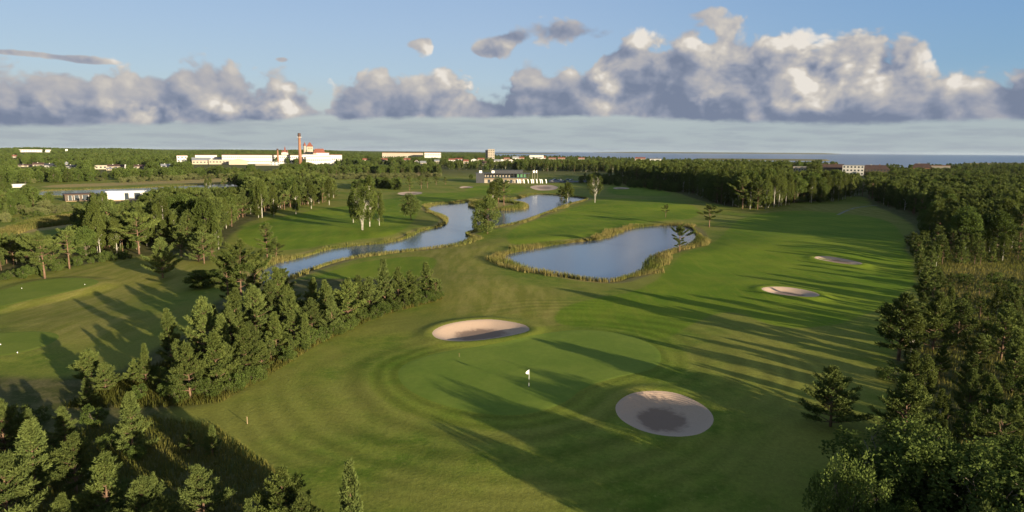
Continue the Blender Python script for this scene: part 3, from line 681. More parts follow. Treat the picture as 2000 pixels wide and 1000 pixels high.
B('factory_annex',526,545,315,1290,'white','greyroof','small white annex with grey side before the long hall','annex',yvis=327,nwin=3,rows=2,grp=FG_)
B('factory_annex',498,526,320,1280,'cream','redroof','low cream annex left of the small white annex','annex',yvis=328,grp=FG_)
def chimney(px, ytop, r, wb, wt, label, band=True):
    x, y = at(px, r); z0 = float(height(np.array([x]), np.array([y]))[0]); h = hgt(px, ytop, r)-z0; e = empty('factory_chimney', (x, y, z0)); tag(e, label, 'chimney')
    MB().tube([(0, 0, 0), (0, 0, h*.9)], [wb/2, wt/2], 14).build('shaft', M['brick'], e, True)
    MB().tube([(0, 0, h*.9), (0, 0, h*.915), (0, 0, h*.96), (0, 0, h)], [wt*.55, wt*.72, wt*.66, wt*.6], 14).build('crown_ring', M['brownroof'], e, True)
    if band:
        b = MB()
        for k in range(10):
            t = k/10*6.283; b.tube([(math.cos(t)*wt*.95, math.sin(t)*wt*.95, h*.86), (math.cos(t)*wt*.95, math.sin(t)*wt*.95, h*.905)], .15, 4)
        b.tube([(0, 0, h*.855), (0, 0, h*.862)], wt*1.0, 14); b.build('gallery', M['white'], e)
    RECT.append((px-4, px+4, ytop-1, 316, r))
chimney(585.5,261.5,1380,7.5,4.6,'tall tapering brick chimney rising over the factory')
chimney(542,290.5,1390,4.2,3.0,'short slender brick chimney before the long hall',False)
def spire(px, ytop, ybot, r, w, label):
    x, y = at(px, r); z0 = float(height(np.array([x]), np.array([y]))[0]); zt = hgt(px, ytop, r)-z0; e = empty('spired_tower', (x, y, z0)); tag(e, label, 'tower')
    zb = hgt(px, ybot, r)-z0
    MB().box(-w/2, w/2, -w/2, w/2, 0, zb).build('wall', M['white'], e)
    m = MB(); m.tube([(0, 0, zb), (0, 0, zb+(zt-zb)*.35), (0, 0, zt)], [w*.75, w*.3, .1], 4); 
    q = m.build('roof', M['redroof'], e); q.rotation_euler[2] = math.pi/4
    for s in (-1, 1):
        t = MB().tube([(s*w*.7, -w*.3, zb-1), (s*w*.7, -w*.3, zb+(zt-zb)*.42)], [w*.25, .1], 6).build('turret_roof', M['redroof'], e)
        MB().box(s*w*.7-w*.2, s*w*.7+w*.2, -w*.5, -w*.1, 0, zb-1).build('turret', M['white'], e)
    RECT.append((px-5, px+5, ytop-1, ybot+3, r))
spire(556.5,285.5,297,1700,9,'red pointed tower roof with side turrets behind the factory')
def castle():
    r = 1900; cx, cy, w, rz = spot(593, 611, r); z0 = float(height(np.array([cx]), np.array([cy]))[0]); e = empty('castle', (cx, cy, z0), rz); tag(e, 'cream castle with two red pointed roofs on the skyline', 'castle')
    top = hgt(602, 278, r)-z0; wl = hgt(602, 286.5, r)-z0
    MB().box(-w*.15, w*.5, 0, w*.6, 0, wl).build('keep_wall', M['cream'], e)
    m = MB(); a, b, c, d = -w*.18, w*.53, -.8, w*.63; mx, my = (a+b)/2, (c+d)/2
    m.V = [(a, c, wl), (b, c, wl), (b, d, wl), (a, d, wl), (mx-w*.06, my, top-1), (mx+w*.06, my, top-1)]; m.F = [(0, 1, 5, 4), (1, 2, 5), (2, 3, 4, 5), (3, 0, 4), (3, 2, 1, 0)]; m.build('keep_roof', M['redroof'], e)
    MB().tube([(-w*.36, 0, 0), (-w*.36, 0, wl+2)], w*.14, 10).build('tower', M['beige'], e)
    MB().tube([(-w*.36, 0, wl+2), (-w*.36, 0, top)], [w*.18, .1], 10).build('tower_roof', M['redroof'], e)
    for k in range(3):
        o = MB().box(-.9, .9, -.15, .1, 0, 2.4).build('window', M['glass'], e); o.location = (w*(.02+.17*k), 0, wl-6)
    RECT.append((591, 612, 277, 293, r))
castle()
B('manor',612,635,290.5,1850,'cream','redroof','cream low building right of the castle','building',yvis=296,kind='hip',nwin=6)
B('apartment_block',40,97,292,2400,'white','greyroof','long pale apartment block on the left skyline','building',yvis=297,nwin=14)
B('water_tower',127.5,131.5,291,2500,'white','greyroof','tiny white tower on the left skyline','tower',yvis=294)
TH = 'small houses in the trees of the left town'
for a in [(22,33,302,1700,'beige','redroof','side','tiny red roofed house high in the left trees'),(63,87,316.5,1060,'beige','brownroof','side','beige house with chimneys left of the first dark-roofed house'),(86,110,318,1000,'white','darkwood','side','white house with steep dark roof on the left'),(127,150,320.5,990,'white','darkwood','side','second white house with dark roof right of the first'),(33,60,319.5,1080,'cream','brownroof','side','long low house partly hidden left of the beige house'),(183,204,321.5,980,'cream','greyroof','flat','low grey-green shed in the left trees'),
 (208,238,320,1000,'beige','brownroof','side','long beige house in the left trees'),(231,246,320,1040,'white','greyroof','flat','pale house behind the long beige house'),(205,218,326,930,'cream','greyroof','side','low cream house in front of the long beige house'),(259,285,320.5,1010,'beige','brownroof','side','brown roofed house midway to the factory'),(313,332,319,1010,'white','greyroof','side','white house with grey roof nearest the factory'),(124,132,315.5,1080,'beige','greyroof','side','small grey house above the second dark-roofed house')]:
    B('house',a[0],a[1],a[2],a[3],a[4],a[5],a[7],'house',kind=a[6],chim=1 if a[6]=='side' else 0,nwin=3,yvis=a[2]+5.5,grp=TH)
o = B('storage_shed',18,40,357,515,'white','white','white box-shaped shed at the far left beyond the houses','shed',depth=6,yvis=365,zbase=None)
B('long_block',747,826,298,1900,'beige','redroof','long beige block behind the centre trees','building',yvis=304,nwin=18)
B('school_building',829,861,297.5,1850,'white','redroof','white two storey block right of the long beige block','building',yvis=307,nwin=10,rows=2)
B('tower_block',948,956,293,2100,'cream','greyroof','lower left part of the pale tower block by the sea','building',yvis=303,nwin=2,rows=4)
B('tower_block',953,966,291,2080,'beige','greyroof','pale tall block near the sea at the centre','building',yvis=304,nwin=3,rows=5)
CT = 'small houses of the town before the sea'
for a in [(708,719,308.5,'cream','redroof','side','red roofed house left of the long beige block'),(744,757,308.5,'cream','redroof','side','red roofed house below the long beige block'),(788,802,308.5,'cream','redroof','side','wide red roofed house below the long beige block'),(809,818,311.5,'white','redroof','gable','white gabled house below the white school'),(820,833,313.5,'cream','greyroof','side','cream low house left of the dark tree belt'),(848,858,311,'cream','greyroof','side','cream house below the white school'),(876,889,309,'white','redroof','side','white and red house right of the white school'),(888,903,308,'white','redroof','side','red roofed house behind the white and red one'),
 (905,915,311,'cream','redroof','side','small cream house in the centre trees'),(920,932,309,'white','brownroof','gable','white gabled house left below the pale tall block'),(933,946,308,'cream','redroof','side','cream house left of the pale tall block'),(941,950,314,'cream','brownroof','side','yellowish low house nearest the clubhouse'),(965,978,310.5,'white','greyroof','side','white house behind the clubhouse roof'),(976,986,309.5,'white','redroof','gable','white gabled house behind the clubhouse'),(984,996,307,'cream','redroof','side','red roofed house above the white gabled one'),(994,1003,310,'white','redroof','gable','tall white gabled house before the dark tree belt'),(1001,1014,304.5,'white','greyroof','side','pale house near the shore'),(1012,1024,306,'cream','redroof','side','red roofed house near the shore'),
 (1034,1062,302.5,'white','greyroof','flat','long low white shed at the shore'),(1052,1066,305,'white','redroof','side','white house right of the long shore shed'),(1072,1086,307,'cream','redroof','side','red house right of the shore houses'),(1090,1104,306.5,'cream','redroof','side','last red house before the tree belt'),(1130,1142,307,'white','redroof','side','small house beyond the right tree belt'),(1241,1261,306.5,'beige','redroof','side','orange house on the right before the sea'),(1270,1292,308,'white','greyroof','side','white low house right of the orange house')]:
    hh = hor((a[0]+a[1])/2); rr_ = min(2300, 20.5*F/(a[2]-hh))
    B('house',a[0],a[1],a[2],rr_,a[3],a[4],a[6],'house',kind=a[5],nwin=2,yvis=a[2]+3,grp=CT)
SH = 'buildings on the right shore'
B('apartment_building',1607,1648,319.5,960,'brownwood','brownroof','dark brown roofed apartment building left of the white one','building',kind='side',nwin=8,rows=3,yvis=330,chim=2,grp=SH)
B('apartment_building',1650,1688,321.5,930,'white','greyroof','white apartment building with balconies on the right shore','building',nwin=6,rows=3,yvis=334,grp=SH)
B('apartment_building',1687,1737,321.5,930,'brownwood','brownroof','dark brown apartment building right of the white one','building',kind='hip',nwin=9,rows=3,yvis=333,chim=2,grp=SH)
B('house',1786,1820,318.5,1000,'brick','brownroof','brown house with stepped roof on the right shore','house',kind='hip',nwin=5,yvis=325,chim=1,grp=SH)
B('terrace_house',1824,1856,322,1030,'beige','redroof','low beige terrace right of the brown shore house','house',nwin=8,yvis=326,grp=SH)
B('terrace_house',1552,1576,324,1000,'cream','greyroof','low yellowish building left of the shore apartments','building',nwin=5,yvis=331,grp=SH)

def villa(px0, px1, ytop, r, wall, label, depth, yaw, wins):
    cx, cy, w, rz = spot(px0, px1, r, yaw); z0 = float(height(np.array([cx]), np.array([cy]))[0])-.1; h = hgt((px0+px1)/2, ytop, r)-z0
    e = empty('flat_roofed_villa', (cx, cy, z0), rz); tag(e, label, 'house', 'modern flat roofed villas')
    MB().box(-w/2, w/2, 0, depth, 0, h-.35).build('wall', M[wall], e)
    MB().box(-w/2-.5, w/2+.9, -.9, depth+.3, h-.35, h).build('roof', M['brownroof' if wall == 'brownwood' else 'whitepaint'], e)
    for (a, b) in wins:
        f = MB().box(w*a, w*b, -.05, .05, .5, h*.8).build('window', M['glass'], e); MB().box(w*a-.08, w*a, -.09, .05, .4, h*.82).box(w*b, w*b+.08, -.09, .05, .4, h*.82).build('frame', M['whitepaint'], f)
    MB().box(w/2+.5, w/2+.75, -.8, -.55, 0, h-.35).build('post', M['whitepaint'], e)
    MB().box(-w/2, w/2+3, -4, -.1, 0, .35).build('terrace', M['wood'], e)
    RECT.append((px0, px1+2, ytop-1, ytop+17, r))
villa(122,171,375.5,385,'brownwood','dark brown flat roofed villa with white post in the left trees',9,.1,[(-.38,-.26),(-.18,-.02),(.1,.3)])
villa(206,268,370.5,390,'white','white flat roofed villa in the left trees',8,-.15,[(-.02,.1),(.25,.42)])

def clubhouse():
    r = 641; cx, cy, w, rz = spot(929, 1036, r); z0 = float(height(np.array([cx]), np.array([cy]))[0]); e = empty('clubhouse', (cx, cy, z0), rz)
    tag(e, 'dark flat roofed clubhouse with glazed upper terrace beyond the ponds', 'clubhouse')
    X = lambda px: (px-982.5)/(1036-929)*w
    h = hgt(980, 336.5, r)-z0
    MB().box(X(930), X(946), -2, 14, 0, h-.5).build('dark_wing', M['darkwood'], e)
    MB().box(X(946)+.01, X(1024), 1, 14, 0, h*.42).build('lower_wall', M['beige'], e)
    MB().box(X(946)+.02, X(1030), -1.5, 14, h*.42+.003, h*.47).build('terrace_floor', M['wood'], e)
    MB().box(X(946)+.02, X(1020), 5, 13.5, h*.47+.003, h-.5).build('upper_wall', M['glass'], e)
    MB().box(X(928.5), X(1036), -2.6, 14.5, h-.5, h).build('roof', M['darkwood'], e)
    MB().box(X(960), X(1022), 4, 13, h+.003, h+hgt(980,331.5,r)-hgt(980,337,r)-.4).build('upper_storey', M['darkwood'], e)
    MB().box(X(959), X(1023), 3.4, 13.6, h+hgt(980,331.5,r)-hgt(980,337,r)-.4, h+hgt(980,331.5,r)-hgt(980,337,r)).build('upper_roof', M['darkwood'], e)
    for px in (950,956,962,968,974,980,986,992,998,1004,1010,1016,1022,1028,1033):
        o = MB().box(-.18, .18, -.18, .18, 0, h*.53-.51).build('column', M['darkwood'], e); o.location = (X(px), -1.3, h*.47)
    for i, px in enumerate((948,953,959,965,971,977,983,989,995,1001)):
        o = MB().box(-.5, .5, -.06, .06, .02, h*.34).build('panel', M['beige'], e); o.location = (X(px), 4.9, h*.49)
    for px in (1012,1019,1026): 
        o = MB().box(-1.1, 1.1, -.1, .1, 0, h*.42).build('green_screen', M['greenpanel'], e); o.location = (X(px), -1.0, h*.48)
    MB().box(X(946)+.05, X(1030), -1.45, -1.4, h*.47+.01, h*.6).build('railing', M['glass'], e)
    for k in range(6):
        o = MB().box(-1.2, 1.2, -.06, .06, .2, h*.34).build('window', M['glass'], e); o.location = (X(955+k*11), .98, 0)
    for a, b in ((938.5,331.5),(963,334)):
        MB().box(X(a)-1.3, X(a)+1.3, 3, 5, h+.003, h+2.2).build('roof_unit', M['whitepaint'], e)
    RECT.append((928, 1037, 329, 358, r))
clubhouse()
# feather banners, flagpoles
FB = 'white feather banners beside the clubhouse'
bl = ['white feather banner nearest the clubhouse', 'second white feather banner from the clubhouse', 'third white feather banner from the clubhouse', 'fourth white feather banner from the clubhouse','fifth white feather banner, just left of the flagpoles','sixth white feather banner, by the left flagpole','seventh white feather banner, by the middle flagpole','eighth white feather banner, right of the right flagpole','ninth white feather banner, second from the right end','last white feather banner at the right end']
for px, l in zip((1011,1015.5,1023.5,1031.5,1038,1041.5,1048.5,1055.5,1059,1067), bl):
    r = 632; x, y = at(px, r); z0 = float(height(np.array([x]), np.array([y]))[0]); e = empty('feather_banner', (x, y, z0), -.1); tag(e, l, 'banner', FB)
    H_ = 4.3
    MB().tube([(1.1, 0, 0), (.9, 0, 2), (.3, 0, 4.2), (-.5, 0, H_), (-1.1, 0, H_-.1)], .06, 5).build('pole', M['metal'], e)
    ys = np.linspace(0, 1, 9); V = []; 
    for t in ys:
        xr = 1.08-.18*t-.6*t*t*1.2; V += [(xr, -.02, .5+t*3.75), (xr-.85+.1*t, -.02, .4+t*3.7)]
    n = len(V); V += [(a, .02, c) for a, b, c in V]
    Fc = [(2*i, 2*i+1, 2*i+3, 2*i+2) for i in range(8)]+[(n+2*i+2, n+2*i+3, n+2*i+1, n+2*i) for i in range(8)]+[(2*i+2, n+2*i+2, n+2*i, 2*i) for i in range(8)]+[(2*i+1, n+2*i+1, n+2*i+3, 2*i+3) for i in range(8)]
    mesh('sail', V, Fc, [M['whitepaint']], parent=e)
RECT.append((1008, 1072, 345, 359, 632))
for px, l, fl in ((1040.5, 'left flagpole of three, without a visible flag', 0), (1045, 'middle flagpole of three with white flag', 1), (1050, 'right flagpole of three with white flag', 1)):
    r = 638; x, y = at(px, r); z0 = float(height(np.array([x]), np.array([y]))[0]); H_ = hgt(px, 330.5, r)-z0; e = empty('flagpole', (x, y, z0)); tag(e, l, 'flagpole', 'three flagpoles by the clubhouse')
    MB().tube([(0, 0, 0), (0, 0, H_)], [.17, .10], 8).build('pole', M['cream'], e)
    if fl:
        V = []
        for i in range(7):
            t = i/6; V += [(-t*1.6, .25*math.sin(t*5), H_-.1-t*.9), (-t*1.3, .25*math.sin(t*5), H_-2.3-t*.6)]
        n = len(V); V += [(a, b+.03, c) for a, b, c in V]
        mesh('flag', V, [(2*i, 2*i+1, 2*i+3, 2*i+2) for i in range(6)]+[(n+2*i+2, n+2*i+3, n+2*i+1, n+2*i) for i in range(6)], [M['whitepaint']], parent=e)
RECT.append((1036, 1054, 329, 358, 638))
# parked cars
def car(px, r, m, label, rz):
    x, y = at(px, r); z0 = float(height(np.array([x]), np.array([y]))[0])+.15; e = empty('parked_car', (x, y, z0), rz); tag(e, label, 'car', 'cars parked right of the banners')
    pr = [(-2.15, .35), (2.1, .35), (2.15, .75), (1.2, .95), (-1.9, 1.0), (-2.15, .8)]
    b = MB().prism([(a, c) for a, c in pr], -.88, .88).build('body', m, e); b.rotation_euler[2] = math.pi/2
    c = MB().prism([(1.15, .96), (.45, 1.45), (-1.2, 1.47), (-1.85, 1.01)], -.76, .76).build('cabin', M['glass'], e); c.rotation_euler[2] = math.pi/2
    c2 = MB().prism([(.40, 1.455), (.38, 1.50), (-1.15, 1.52), (-1.2, 1.475)], -.72, .72).build('roof', m, e); c2.rotation_euler[2] = math.pi/2
    for sx in (-1.35, 1.35):
        for sy in (-.86, .72):
            w = MB().tube([(0, 0, 0), (0, .16, 0)], .34, 12).build('wheel', M['tyre'], e); w.location = (sx, sy, .34)
            MB().tube([(0, -.012, 0), (0, .172, 0)], .18, 8).build('rim', M['metal'], w)
    for sy in (-.6, .6): 
        h_ = MB().box(-.03, .03, -.18, .18, -.08, .08).build('headlight', M['whitepaint'], e); h_.location = (-2.17, sy, .66)
for px, r, m, l, rz in [(1078,668,'cardark','dark parked car nearest the last banner',.3),(1084,700,'carblue','dark blue car behind the first parked car',.1),(1095,690,'carsilver','silver car in the middle of the parked row',1.2),(1110,700,'carblue','blue car right of the silver car',.2),(1117,690,'carsilver','rightmost silver car of the row',.4),(1103,665,'cardark','dark car in front of the silver car',.1)]: car(px, r, M[m], l, rz)
RECT.append((1072, 1122, 347, 354, 690))
# flagstick on the green
p = G(1033, 759); z0 = float(height(p[:1], p[1:])[0])+.035
e = empty('flagstick', (p[0], p[1], z0)); tag(e, 'white golf flag on a banded pole standing in the green', 'golf flag')
MB().tube([(0, 0, -.05), (0, 0, .5)], .022, 8).build('lower_band', M['whitepaint'], e)
MB().tube([(0, 0, .5), (0, 0, .95)], .022, 8).build('dark_band', M['black'], e)
MB().tube([(0, 0, .95), (0, 0, 2.25)], .018, 8).build('pole', M['whitepaint'], e)
V = []
for i in range(7):
    t = i/6; V += [(-.02-t*.40, .04*math.sin(t*6), 2.22-t*.34), (-.02-t*.40, .04*math.sin(t*6), 1.60+t*.10)]
n = len(V); V += [(a, b+.012, c) for a, b, c in V]
mesh('flag', V, [(2*i, 2*i+1, 2*i+3, 2*i+2) for i in range(6)]+[(n+2*i+2, n+2*i+3, n+2*i+1, n+2*i) for i in range(6)], [M['whitepaint']], parent=e)
MB().tube([(0, 0, -.06), (0, 0, .006)], .075, 12).build('hole_cup', M['black'], e)
def stake(px, py, h, w, m, name, label, cat, knob=None):
    p = G(px, py); z0 = float(height(p[:1], p[1:])[0])
    e = empty(name, (p[0], p[1], z0)); tag(e, label, cat)
    MB().tube([(0, 0, -.1), (0, 0, h*.9)], [w, w*.85], 6).build('post', m, e)
    MB().tube([(0, 0, h*.9), (0, 0, h)], [w*1.25, w*.5], 6).build('cap', knob or m, e)
stake(483,826,.85,.045,M['wood'],'boundary_post','short wooden post at the shaded corner of the lawn','post')
stake(897,701,.6,.015,M['wood'],'marker_stake','thin orange-topped stake on the left part of the putting green','stake',M['red'])
for a, b, l in ((0,681,'white tee marker at the left frame edge'),(33,697,'white tee marker on the flat left tee'),(41,568,'white tee marker on the raised oval tee'),(164,560,'white tee marker at the back of the raised oval tee')):
    p = G(a+2, b); z0 = float(height(p[:1], p[1:])[0])+.05
    e = empty('tee_marker', (p[0], p[1], z0)); tag(e, l, 'tee marker', 'white tee markers')
    MB().tube([(0, 0, -.05), (0, 0, .03)], .05, 6).build('spike', M['metal'], e)
    MB().tube([(0, 0, .03), (0, 0, .08), (0, 0, .14), (0, 0, .17)], [.04, .07, .06, .02], 10).build('head', M['whitepaint'], e)

# ---------------------------------------------------------------- woods
POLES = []
cands = []      # kind, x, y, H, zone
RECT.append((70, 290, 354, 372, 440)); RECT.append((-60, 140, 412, 446, 240)); RECT.append((290, 470, 352, 362, 500))
def blocked(px, ytop, r, H):
    w = .2*H*F/max(r, 1)
    for a, b, c, d, rb in RECT:
        if a-w < px < b+w and ytop < d and r < rb+5: return True
    return False
def fill(poly_px, sp0, kinds, Hr, zone, k=.012, keep=1.0, jit=.42, avoid=True, raw=None):
    poly = GP(poly_px) if raw is None else np.array(raw)
    r = np.hypot(poly[:, 0], poly[:, 1]); az = np.arctan2(poly[:, 0], poly[:, 1])
    r0, r1, a0, a1 = r.min()*.9, r.max(), az.min(), az.max(); pts = []
    rr = r0
    while rr < r1:
        sp = max(sp0, rr*k); a = a0+random.random()*sp/rr
        while a < a1:
            pts.append((rr*math.sin(a)+random.uniform(-1, 1)*sp*jit, rr*math.cos(a)+random.uniform(-1, 1)*sp*jit)); a += sp/rr
        rr += sp
    if not pts: return
    pts = np.array(pts); ok = sdf(pts, poly) > 0
    for w in (POND_R, POND_L, POND_F): ok &= sdf(pts, w) < -3
    for w in [GREEN]+TEES: ok &= sdf(pts, w) < -2
    pts = pts[ok]; z = height(pts[:, 0], pts[:, 1])
    hp = np.array([(a[0], a[1]) for a in HERO])
    for (x, y), zz in zip(pts, z):
        if random.random() > keep: continue
        kd = random.choices([q[0] for q in kinds], [q[1] for q in kinds])[0]
        H = random.uniform(*Hr)*(random.uniform(.85, 1.15)); 
        if kd == 'shrub': H = random.uniform(1.2, 2.8)
        if kd == 'willow': H = random.uniform(3, 5.5)
        rr = math.hypot(x, y)
        if avoid and rr < 420 and ((hp-[x, y])**2).sum(1).min() < (2.2 if kd != 'shrub' else 1.4)**2: continue
        px, py = proj(x, y, zz+H)
        if y > 0 and blocked(float(px), float(py), y, H): continue
        cands.append((kd, x, y, H, zone, float(zz)))
mixed = [('birch', 3), ('roundpine', 1), ('oldpine', 3), ('pine', 1), ('broad', 1)]
fill([(262,440),(330,400),(420,372),(470,358),(560,352),(640,362),(655,385),(620,400),(545,412),(480,425),(440,450),(415,480),(330,478),(250,492),(160,505),(70,522),(0,530),(-120,545),(-120,480),(0,490),(130,462),(200,450)], 4.6, mixed, (9, 14), 'left wood')
fill([(-120,545),(0,535),(140,505),(230,480),(200,462),(100,472),(0,490),(-120,490)], 4.0, [('oldpine', 3), ('roundpine', 3), ('birch', 2), ('broad', 1)], (5, 7.6), 'left wood')
fill([(300,480),(420,470),(440,500),(400,520),(350,500)], 4.5, [('pine', 3), ('oldpine', 2), ('birch', 1)], (6, 9), 'left wood')
fill([(-120,560),(0,545),(60,535),(170,508),(260,500),(255,506),(170,516),(60,545),(0,552)], 2.6, [('shrub', 1)], (1, 2), 'left hem')
fill([(-100,440),(0,428),(90,405),(120,388),(40,378),(-100,385)], 6, [('broad', 3), ('pine', 2), ('birch', 1)], (5, 9), 'villa trees')
fill([(120,400),(200,392),(290,385),(330,392),(270,415),(190,418),(140,415)], 5.5, [('broad', 2), ('oldpine', 3), ('birch', 1)], (5, 8.5), 'villa trees')
fill([(270,385),(330,372),(420,364),(400,380),(330,396)], 6, mixed, (8, 12), 'villa trees')
fill([(-200,430),(-10,420),(60,412),(160,402),(250,402),(120,416),(0,436)], 3.5, [('shrub', 2), ('willow', 1)], (1, 2), 'villa trees', keep=.7)
# right wood: tall birches beyond the fairway
fill([(1185,353),(1240,362),(1320,372),(1370,386),(1400,398),(1450,408),(1500,409),(1560,398),(1620,394),(1690,384),(1695,374),(1600,384),(1540,388),(1470,396),(1400,384),(1320,364),(1220,352)], 4.5, [('birch', 7), ('oldpine', 2), ('broad', 1)], (15, 20), 'birch front')
fill([(1220,352),(1320,364),(1400,384),(1470,396),(1600,384),(1690,374),(1700,350),(1560,340),(1400,337),(1250,342)], 7, [('birch', 5), ('oldpine', 4), ('broad', 1)], (15, 20), 'right wood back')
fill([(1690,386),(1715,396),(1780,420),(1835,448),(1800,462),(1850,490),(1930,490),(2100,480),(2100,420),(2000,380),(1850,360),(1700,355)], 4.8, [('oldpine', 5), ('birch', 2), ('broad', 1), ('pine', 1)], (10, 14.5), 'pine wood right')
fill([(1700,355),(1850,360),(2000,380),(2300,440),(2300,345),(2000,335),(1900,334),(1800,334),(1700,338)], 8, [('oldpine', 6), ('birch', 2), ('broad', 1)], (9.5, 14), 'right wood back')
fill([(1800,334),(2300,336),(2300,322),(1900,324),(1850,328)], 12, [('oldpine', 1)], (8, 11), 'right wood back')
# young growth of the right edge
fill([(1790,480),(1860,492),(2100,492),(2100,530),(1950,520),(1850,520),(1800,510)], 4.5, [('pine', 5), ('roundpine', 1), ('birch', 1), ('shrub', 1)], (3.5, 8), 'young right', keep=.75)
fill([(1765,482),(1800,478),(1830,520),(1822,600),(1790,640),(1800,560),(1790,520)], 3.2, [('pine', 5), ('roundpine', 1), ('birch', 1), ('shrub', 2)], (4, 7), 'young right')
fill([(1800,530),(1850,545),(2100,555),(2100,580),(1900,590),(1830,600)], 4.2, [('pine', 2), ('shrub', 3)], (2, 4.5), 'young right', keep=.75)
fill([(1830,610),(1900,600),(2100,600),(2100,720),(1960,700),(1850,680),(1790,690),(1780,670)], 4.0, [('pine', 5), ('roundpine', 1), ('birch', 1), ('shrub', 1)], (3.5, 7), 'young right', keep=.62)
fill([(1760,720),(1850,720),(2150,740),(2150,1250),(1700,1250),(1690,1000),(1730,900),(1760,850)], 3.0, [('pine', 4), ('shrub', 3), ('birch', 1)], (2.5, 6), 'young right', keep=.46)
fill([(1700,930),(1780,880),(1900,900),(2150,950),(2150,1250),(1680,1250),(1670,1060)], 2.8, [('shrub', 2), ('thicket', 3)], (3, 5), 'bushes bottom right', keep=.8)
# left stand fill
fill([(230,790),(350,790),(430,785),(520,735),(620,672),(740,620),(862,590),(850,572),(720,590),(560,600),(470,600),(440,640),(360,700),(300,750)], 3.2, [('pine', 2), ('shrub', 3)], (3, 6), 'stand')
fill([(430,785),(520,735),(620,675),(740,622),(868,586),(862,580),(740,612),(620,664),(520,724),(420,778)], 1.6, [('shrub', 1)], (1, 1.5), 'stand hem')
fill([(-200,1250),(-200,860),(0,870),(100,870),(220,900),(340,960),(420,1010),(500,1080),(560,1250)], 3.6, [('pine', 4), ('shrub', 3)], (3., 6.5), 'corner', keep=.38)
fill([(-50,800),(100,800),(260,850),(400,900),(520,980),(640,1060),(500,1060),(330,950),(150,880),(0,860)], 3.2, [('shrub', 1)], (1, 2), 'corner', keep=.3)
# middle distance belts
fill([(620,344),(700,341),(860,339),(860,333),(700,333),(600,335)], 9, [('broad', 4), ('oldpine', 2)], (8, 12), 'centre belt')
fill([(760,329),(1250,338),(1340,340),(1500,342),(1640,345),(1640,332),(1400,330),(1240,326),(1000,322),(760,320)], 9, [('birch', 4), ('broad', 3), ('oldpine', 3)], (12, 16), 'dark belt')
fill([(420,352),(520,350),(620,346),(720,344),(860,343),(860,347),(720,350),(600,352)], 6, [('willow', 3)], (3, 5), 'scrub')
fill([(680,372),(740,368),(790,372),(780,362),(700,362)], 6, [('broad', 3), ('oldpine', 1)], (5, 8), 'scrub')
fill([(1130,358),(1190,362),(1250,368),(1330,378),(1330,368),(1240,358),(1150,351)], 5, [('broad', 3), ('oldpine', 2)], (6, 9), 'clubhouse hedge')
fill([(-300,362),(80,358),(230,352),(420,348),(600,340),(640,330),(400,325),(0,325),(-300,330)], 10, [('broad', 6), ('willow', 1)], (9, 14), 'left far')
fill([(230,357),(300,354),(420,350),(620,344),(620,339),(400,344),(250,350)], 8, [('willow', 1)], (3, 5), 'scrub')
fill([(-300,326),(0,322),(400,322),(700,324),(900,318),(960,310),(960,300),(700,297.5),(640,297),(400,297),(0,297),(-300,297)], 14, [('broad', 6), ('oldpine', 1)], (11, 15), 'left far', k=.0095)
fill([(700,326),(900,322),(1240,324),(1500,330),(1640,334),(1640,328),(1500,320),(1240,312),(1100,307),(970,305),(900,306),(700,312)], 14, [('broad', 5), ('oldpine', 2)], (8, 12), 'town trees', k=.012, keep=.75)
# shade-casting wood behind and right of the viewer (part of the same right wood)
fill(None, 4.5, [('pine', 3), ('broad', 2), ('oldpine', 1)], (6, 9), 'behind', raw=[(23,38),(36,44),(70,34),(120,-20),(90,-50),(42,17)], keep=.72)
fill(None, 5, [('pine', 3), ('oldpine', 1)], (6, 8.5), 'behind', raw=[(-60,38),(-25,36),(-8,35),(8,20),(30,-3),(10,-30),(-30,-30),(-70,0)], keep=.85)

def score(c):
    kd, x, y, H, zone, z = c
    if y < 5: return 0
    px, py = proj(x, y, z+H*.5)
    if px < -60 or px > 2060 or py > 1100: return 0
    return H/math.hypot(x, y)
LAB = {
 'left wood': 'in the mixed wood left of the mown peninsula', 'left hem': 'in the low hedge at the foot of the left wood', 'villa trees': 'around the flat roofed villas on the left',
 'birch front': 'in the tall front row behind the right fairway', 'right wood back': 'deep in the wood behind the right fairway', 'pine wood right': 'in the dark wood at the right of the fairway',
 'young right': 'in the young growth right of the fairway', 'bushes bottom right': 'in the dense thicket in the bottom right corner', 'stand': 'filling the diagonal stand left of the green', 'stand hem': 'in the low fringe along the lawn side of the diagonal stand',
 'corner': 'in the shaded lower left corner', 'centre belt': 'in the belt beyond the far fairway, left of the clubhouse', 'dark belt': 'in the dark belt behind the clubhouse', 'scrub': 'in the scrub before the distant factory',
 'clubhouse hedge': 'in the dark clump right of the parked cars', 'left far': 'in the round-crowned woods on the far left', 'town trees': 'among the town houses before the sea', 'behind': 'in the wood beside the viewer'}
KD = dict(thicket='tall upright-shooted bush', roundpine='rounded pine', pine='young pine', oldpine='grown pine', birch='birch', broad='leafy tree', shrub='low leafy bush', willow='pale green willow bush')
fam = lambda k: 'pine' if k in ('pine', 'oldpine', 'roundpine') else 'shrub' if k == 'thicket' else k
usedn = {'pine': 75, 'birch': 20, 'broad': 16, 'shrub': 2, 'willow': 0}
cands.sort(key=score, reverse=True)
rest = {}
for c in cands:
    kd, x, y, H, zone, z = c
    f_ = fam(kd); s = score(c)
    if s > .004 and usedn[f_] < 285:
        usedn[f_] += 1
        plant(kd, x, y, H, KD[kd]+' '+LAB[zone], KD[kd]+'s '+LAB[zone])
    else: rest.setdefault(f_, []).append(c)
